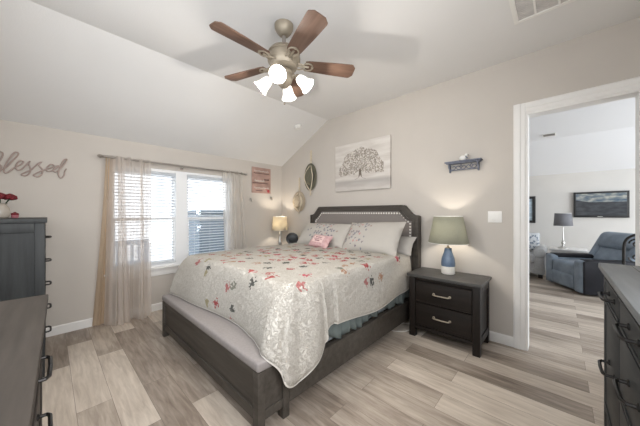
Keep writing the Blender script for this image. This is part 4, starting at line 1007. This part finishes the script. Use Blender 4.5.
# ------------------------------------------------------------------ on the tall chest
def roses():
    vx, vy, vz = 0.60, -3.365, 1.256
    v = thing('vase', 'cloudy cream vase holding red roses on the tall chest', 'vase', (vx, vy, vz))
    MB().lathe([(0.035, vz), (0.048, vz + 0.012), (0.056, vz + 0.05), (0.048, vz + 0.09), (0.032, vz + 0.115), (0.040, vz + 0.125)], (vx, vy, 0), 24).build('body', 'vase_glass', v)
    rnd = random.Random(2)
    spots = [(0.035, 0.055, 0.170), (0.0, 0.0, 0.190), (-0.02, 0.05, 0.185), (0.04, -0.01, 0.172)]
    lab = ['red rose on the right edge of the vase bunch', 'red rose at the top middle of the vase bunch', 'red rose behind the right one in the vase', 'red rose at the front of the vase bunch', 'red rose at the back left of the vase bunch', 'red rose at the left edge of the vase bunch']
    for k, (dx, dy, dz) in enumerate(spots):
        r = thing('rose', lab[k], 'rose', (vx + dx, vy + dy, vz + dz), group='red roses in the vase')
        m = MB(); m.sphere((vx + dx, vy + dy, vz + dz + 0.004), 0.020, sz=0.9)
        for j in range(9):
            a = j * 2.4; rr = 0.014 + 0.002 * j
            m.sphere((vx + dx + rr * math.cos(a), vy + dy + rr * math.sin(a), vz + dz + 0.006 - 0.0018 * j), 0.017, sx=0.85, sy=0.85, sz=0.75, seg=8, rings=6)
        m.build('petals', 'rose', r)
        MB().tube([(vx + dx, vy + dy, vz + dz - 0.01), (vx + dx * 0.4, vy + dy * 0.4, vz + 0.11), (vx + dx * 0.2, vy + dy * 0.2, vz + 0.03)], 0.003, 6).build('stem', 'leaf', r)
        m = MB(); m.sphere((vx + dx * 1.1, vy + dy * 1.1, vz + dz - 0.018), 0.018, sz=0.3, seg=8, rings=5); m.build('leaf', 'leaf', r)
    t = thing('trinket', 'tiny dark red and pink trinket beside the rose vase', 'ornament', (0.60, -3.288, vz))
    MB().lathe([(0.012, vz), (0.020, vz + 0.006), (0.023, vz + 0.022), (0.018, vz + 0.028)], (0.60, -3.288, 0), 16).build('pot', 'pinkish', t)
    m = MB()
    for k in range(6): m.sphere((0.60 + 0.012 * math.cos(k * 1.05), -3.288 + 0.014 * math.sin(k * 1.05), vz + 0.034), 0.011, seg=8, rings=6)
    m.sphere((0.60, -3.288, vz + 0.044), 0.010); m.build('flower_heads', 'rose', t)
roses()

# cable on the floor
pts = catmull([(2.72, -0.07, 0.20), (2.715, -0.075, 0.05), (2.70, -0.14, 0.008), (2.56, -0.27, 0.006), (2.53, -0.42, 0.006), (2.575, -0.50, 0.006), (2.66, -0.46, 0.006), (2.71, -0.36, 0.006), (2.70, -0.22, 0.006), (2.715, -0.10, 0.02), (2.725, -0.06, 0.12)], 6)
tag(MB().tube(pts, 0.005, 6).build('power_cable', 'cable'), 'white power cable looped on the floor between bed and nightstand', 'cable')

# ------------------------------------------------------------------ living room
def television():
    t = thing('television', 'flat black-framed television on the far living room wall', 'television', (4.552, LY, 1.48))
    x0, x1, z0, z1 = 4.150, 4.955, 1.203, 1.757
    MB().box(x0, x1, LY - 0.05, LY - 0.002, z0, z1, 0.006).build('housing', 'black', t)
    m, nt, p = new_mat('painted_reflection_screen')
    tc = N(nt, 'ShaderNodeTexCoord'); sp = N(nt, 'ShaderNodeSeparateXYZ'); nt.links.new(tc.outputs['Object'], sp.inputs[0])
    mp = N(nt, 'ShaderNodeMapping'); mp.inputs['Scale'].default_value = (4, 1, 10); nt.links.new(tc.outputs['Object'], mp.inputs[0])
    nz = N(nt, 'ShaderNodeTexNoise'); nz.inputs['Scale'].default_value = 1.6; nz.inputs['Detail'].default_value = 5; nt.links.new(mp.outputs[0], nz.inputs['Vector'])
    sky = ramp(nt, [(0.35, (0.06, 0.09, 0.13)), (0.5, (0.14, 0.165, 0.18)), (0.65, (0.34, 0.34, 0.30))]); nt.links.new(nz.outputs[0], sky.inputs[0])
    # window reflection painted in: skyline, left slope and flat dark block on the right
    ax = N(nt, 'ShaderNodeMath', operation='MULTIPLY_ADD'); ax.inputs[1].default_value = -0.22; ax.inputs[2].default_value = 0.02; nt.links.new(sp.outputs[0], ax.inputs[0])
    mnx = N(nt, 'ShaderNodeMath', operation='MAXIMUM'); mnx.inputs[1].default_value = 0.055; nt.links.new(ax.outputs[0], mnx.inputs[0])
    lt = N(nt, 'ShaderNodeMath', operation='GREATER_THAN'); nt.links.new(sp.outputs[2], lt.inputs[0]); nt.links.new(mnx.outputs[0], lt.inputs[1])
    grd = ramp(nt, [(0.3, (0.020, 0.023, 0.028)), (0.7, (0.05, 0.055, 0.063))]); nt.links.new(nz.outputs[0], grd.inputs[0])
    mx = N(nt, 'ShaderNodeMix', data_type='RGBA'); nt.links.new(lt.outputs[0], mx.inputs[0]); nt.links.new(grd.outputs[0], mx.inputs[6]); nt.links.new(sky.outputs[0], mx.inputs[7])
    nt.links.new(mx.outputs[2], p.inputs['Base Color']); nt.links.new(mx.outputs[2], p.inputs['Emission Color']); p.inputs['Emission Strength'].default_value = 0.2  # low emission brightens the painted reflection
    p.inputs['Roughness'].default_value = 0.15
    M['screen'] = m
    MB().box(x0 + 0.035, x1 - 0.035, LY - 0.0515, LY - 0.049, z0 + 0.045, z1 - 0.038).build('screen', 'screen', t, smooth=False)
    q = MB()
    for k in range(6): q.box(4.515 + k * 0.013, 4.524 + k * 0.013, LY - 0.052, LY - 0.049, z0 + 0.016, z0 + 0.028)
    q.build('logo', 'white_gloss', t, smooth=False)
television()
def picture():
    t = thing('framed_picture', 'black framed picture on the living room wall beside the doorway edge', 'picture', (3.25, LY, 1.38))
    x0, x1, z0, z1 = 3.00, 3.497, 1.06, 1.705; f = 0.06
    m = MB(); m.box(x0, x0 + f, LY - 0.03, LY - .002, z0, z1, 0.004); m.box(x1 - f, x1, LY - 0.03, LY - .002, z0, z1, 0.004); m.box(x0 + f, x1 - f, LY - 0.03, LY - .002, z0, z0 + f, 0.004); m.box(x0 + f, x1 - f, LY - 0.03, LY - .002, z1 - f, z1, 0.004)
    m.build('frame', 'black', t)
    M['art'] = mat('pale_blue_landscape_print', (0.42, 0.52, 0.60), 0.3, var=0.35, vscale=5, stretch=(1, 1, 3))
    MB().box(x0 + f, x1 - f, LY - 0.012, LY - .004, z0 + f, z1 - f).build('print', 'art', t, smooth=False)
picture()
def end_table():
    t = thing('side_table', 'pale stone-topped side table behind the recliner in the living room', 'table', (3.96, 4.30, 0))
    MB().box(3.76, 4.34, 4.06, 4.60, 0.525, 0.56, 0.008).build('tabletop', 'table_white', t)
    m = MB(); m.box(3.79, 4.31, 4.09, 4.56, 0.40, 0.525, 0.004); m.build('apron', 'table_white', t)
    for x in (3.79, 4.26):
        for y in (4.09, 4.51): MB().box(x, x + 0.05, y, y + 0.05, 0, 0.40, 0.004).build('leg', 'table_white', t)
    MB().box(3.80, 4.30, 4.10, 4.55, 0.16, 0.185, 0.004).build('shelf', 'table_white', t)
end_table()
table_lamp('table_lamp', 'silver turned lamp with grey drum shade on the living room side table', 3.975, 4.28, 0.56,
           [('base', [(0.085, 0), (0.085, 0.012), (0.055, 0.022), (0.022, 0.05), (0.016, 0.08), (0.034, 0.11), (0.030, 0.135), (0.012, 0.16), (0.014, 0.20), (0.009, 0.24), (0.008, 0.47)], 'silver')], None,
           (0.150, 1.030, 0.132, 1.295), 'shade_grey', 7, (1.0, 0.86, 0.68), 1.12)
def armchair():
    t = thing('armchair', 'pale grey upholstered armchair at the left of the living room view', 'armchair', (3.27, 3.97, 0))
    x0, x1, y0, y1 = 2.82, 3.73, 3.53, 4.40
    for x in (x0 + 0.05, x1 - 0.12):
        for y in (y0 + 0.05, y1 - 0.12): MB().box(x, x + 0.07, y, y + 0.07, 0, 0.08, 0.006).build('leg', 'silver' if False else 'wood', t)
    MB().box(x0 + 0.03, x1 - 0.03, y0 + 0.03, y1, 0.085, 0.32, 0.03, seg=3).build('base', 'chair_grey', t)
    MB().box(x0 + 0.17, x1 - 0.17, y0 - 0.02, y1 - 0.18, 0.30, 0.48, 0.05, seg=4).build('seat_cushion', 'chair_grey', t)
    MB().box(x0 + 0.12, x1 - 0.12, y1 - 0.24, y1, 0.28, 0.86, 0.07, seg=4).build('backrest', 'chair_grey', t)
    for x in (x0, x1 - 0.20):
        m = MB(); m.box(x + 0.02, x + 0.18, y0 + 0.01, y1 - 0.03, 0.08, 0.52, 0.02)
        mt = Matrix.Translation((x + 0.10, y0, 0.51)) @ Matrix.Rotation(-PI / 2, 4, 'X')
        m.lathe([(0.09, 0), (0.105, 0.02), (0.105, y1 - y0 - 0.06), (0.09, y1 - y0 - 0.04)], mtx=mt, seg=24); m.build('arm', 'chair_grey', t)
armchair()
M['pat'] = print_mat('blue_white_leaf_print', (0.60, 0.62, 0.64), 16, 0.26, (0.22, 0.22, 0.5, 0.5), 1.2, [(0, (0.10, 0.14, 0.20)), (0.5, (0.16, 0.20, 0.27))], 20, 0.1, 0.2)
pillow('throw_pillow', 'blue and white patterned throw pillow on the living room armchair', 'pat', (3.42, 4.00, 0.685), 0.40, 0.40, 0.14, 18, 8, 0, 0.2)
def recliner():
    t = thing('recliner', 'slate blue and charcoal leather recliner seen through the doorway', 'recliner', (4.345, 3.225, 0), math.radians(-59.3))
    B = lambda *a, **k: MB().box(*a, **k)
    B(-0.40, 0.40, -0.36, 0.40, 0.03, 0.26, 0.02).build('base', 'recl_dark', t, local=True)
    B(-0.27, 0.27, -0.46, 0.22, 0.24, 0.47, 0.07, seg=4).build('seat', 'recl_blue', t, local=True)
    B(-0.27, 0.27, -0.475, -0.37, 0.05, 0.285, 0.045, seg=4).build('footrest', 'recl_blue', t, local=True)
    for s in (-1, 1):
        x0, x1 = (0.27, 0.46) if s > 0 else (-0.46, -0.27)
        m = MB(); m.box(x0, x1 - 0.03 if s > 0 else x1, -0.47, -0.33, 0.03, 0.545, 0.05, seg=4) if s > 0 else m.box(x0 + .03, x1, -0.47, -0.33, 0.03, 0.545, 0.05, seg=4)
        m.box(x0 + (0 if s > 0 else .03), x1 - (.03 if s > 0 else 0), -0.36, 0.36, 0.03, 0.50, 0.03, seg=3)
        a = m.build('arm', 'recl_blue', t, local=True)
        m = MB(); m.box(x0 + 0.005, x1 - 0.005, -0.40, 0.38, 0.47, 0.560, 0.04, seg=4)
        if s > 0: m.box(x1 - 0.03, x1 + 0.004, -0.44, 0.42, 0.03, 0.545, 0.015)
        else: m.box(x0 - 0.004, x0 + 0.03, -0.44, 0.42, 0.03, 0.545, 0.015)
        m.build('arm_panel', 'recl_dark', a, local=True)
    mt = Matrix.Translation((0, 0.20, 0.44)) @ Matrix.Rotation(math.radians(-27), 4, 'X')
    B(-0.30, 0.30, -0.06, 0.20, 0.0, 0.36, 0.07, mtx=mt, seg=4).build('backrest', 'recl_blue', t, local=True)
    B(-0.35, 0.35, -0.14, 0.16, 0.26, 0.57, 0.13, mtx=mt, seg=5).build('headrest', 'recl_blue', t, local=True)
    for s in (-1, 1):
        B(*((0.27, 0.40) if s > 0 else (-0.40, -0.27)), -0.08, 0.18, 0.05, 0.46, 0.05, mtx=mt, seg=4).build('wing', 'recl_blue', t, local=True)
    B(-0.38, 0.38, 0.14, 0.24, -0.28, 0.50, 0.03, mtx=mt, seg=3).build('back_shell', 'recl_dark', t, local=True)
recliner()
def metal_chair():
    t = thing('metal_chair', 'dark scrolled metal chair beside the recliner at the doorway edge', 'chair', (4.82, 2.45, 0))
    cx, y, w2 = 4.82, 2.64, 0.215; r = 0.013
    m = MB(); arch = [(cx - w2, y, 0.45), (cx - w2, y, 0.80), (cx - w2 * 0.85, y, 0.93), (cx - w2 * 0.4, y, 1.00), (cx, y, 1.02), (cx + w2 * 0.4, y, 1.0), (cx + w2 * 0.85, y, 0.93), (cx + w2, y, 0.80), (cx + w2, y, 0.45)]
    m.tube(catmull(arch, 5), 0.017, 8)
    for s in (-1, 1):
        for (c0, c1, R0, sg) in ((0.095, 0.86, 0.075, 1), (0.095, 0.66, 0.08, -1)):
            m.tube([(cx + s * c0 + R0 * (1 - i / 26) * math.cos(i * 0.42 * sg) * s, y, c1 + R0 * (1 - i / 26) * math.sin(i * 0.42 * sg)) for i in range(22)], 0.011, 6)
    m.tube([(cx - w2, y, 0.54), (cx + w2, y, 0.54)], 0.011, 6); m.tube([(cx, y, 0.54), (cx, y, 1.02)], 0.011, 6)
    m.build('backrest', 'iron', t)
    m = MB(); m.box(cx - w2, cx + w2, 2.24, 2.65, 0.43, 0.47, 0.018, seg=3); m.build('seat', 'recl_dark', t)
    for xx in (cx - w2 + .01, cx + w2 - .01):
        for yy in (2.26, 2.63): MB().tube([(xx, yy, 0.43), (xx, yy, 0.0)], 0.013, 8).build('leg', 'iron', t)
metal_chair()
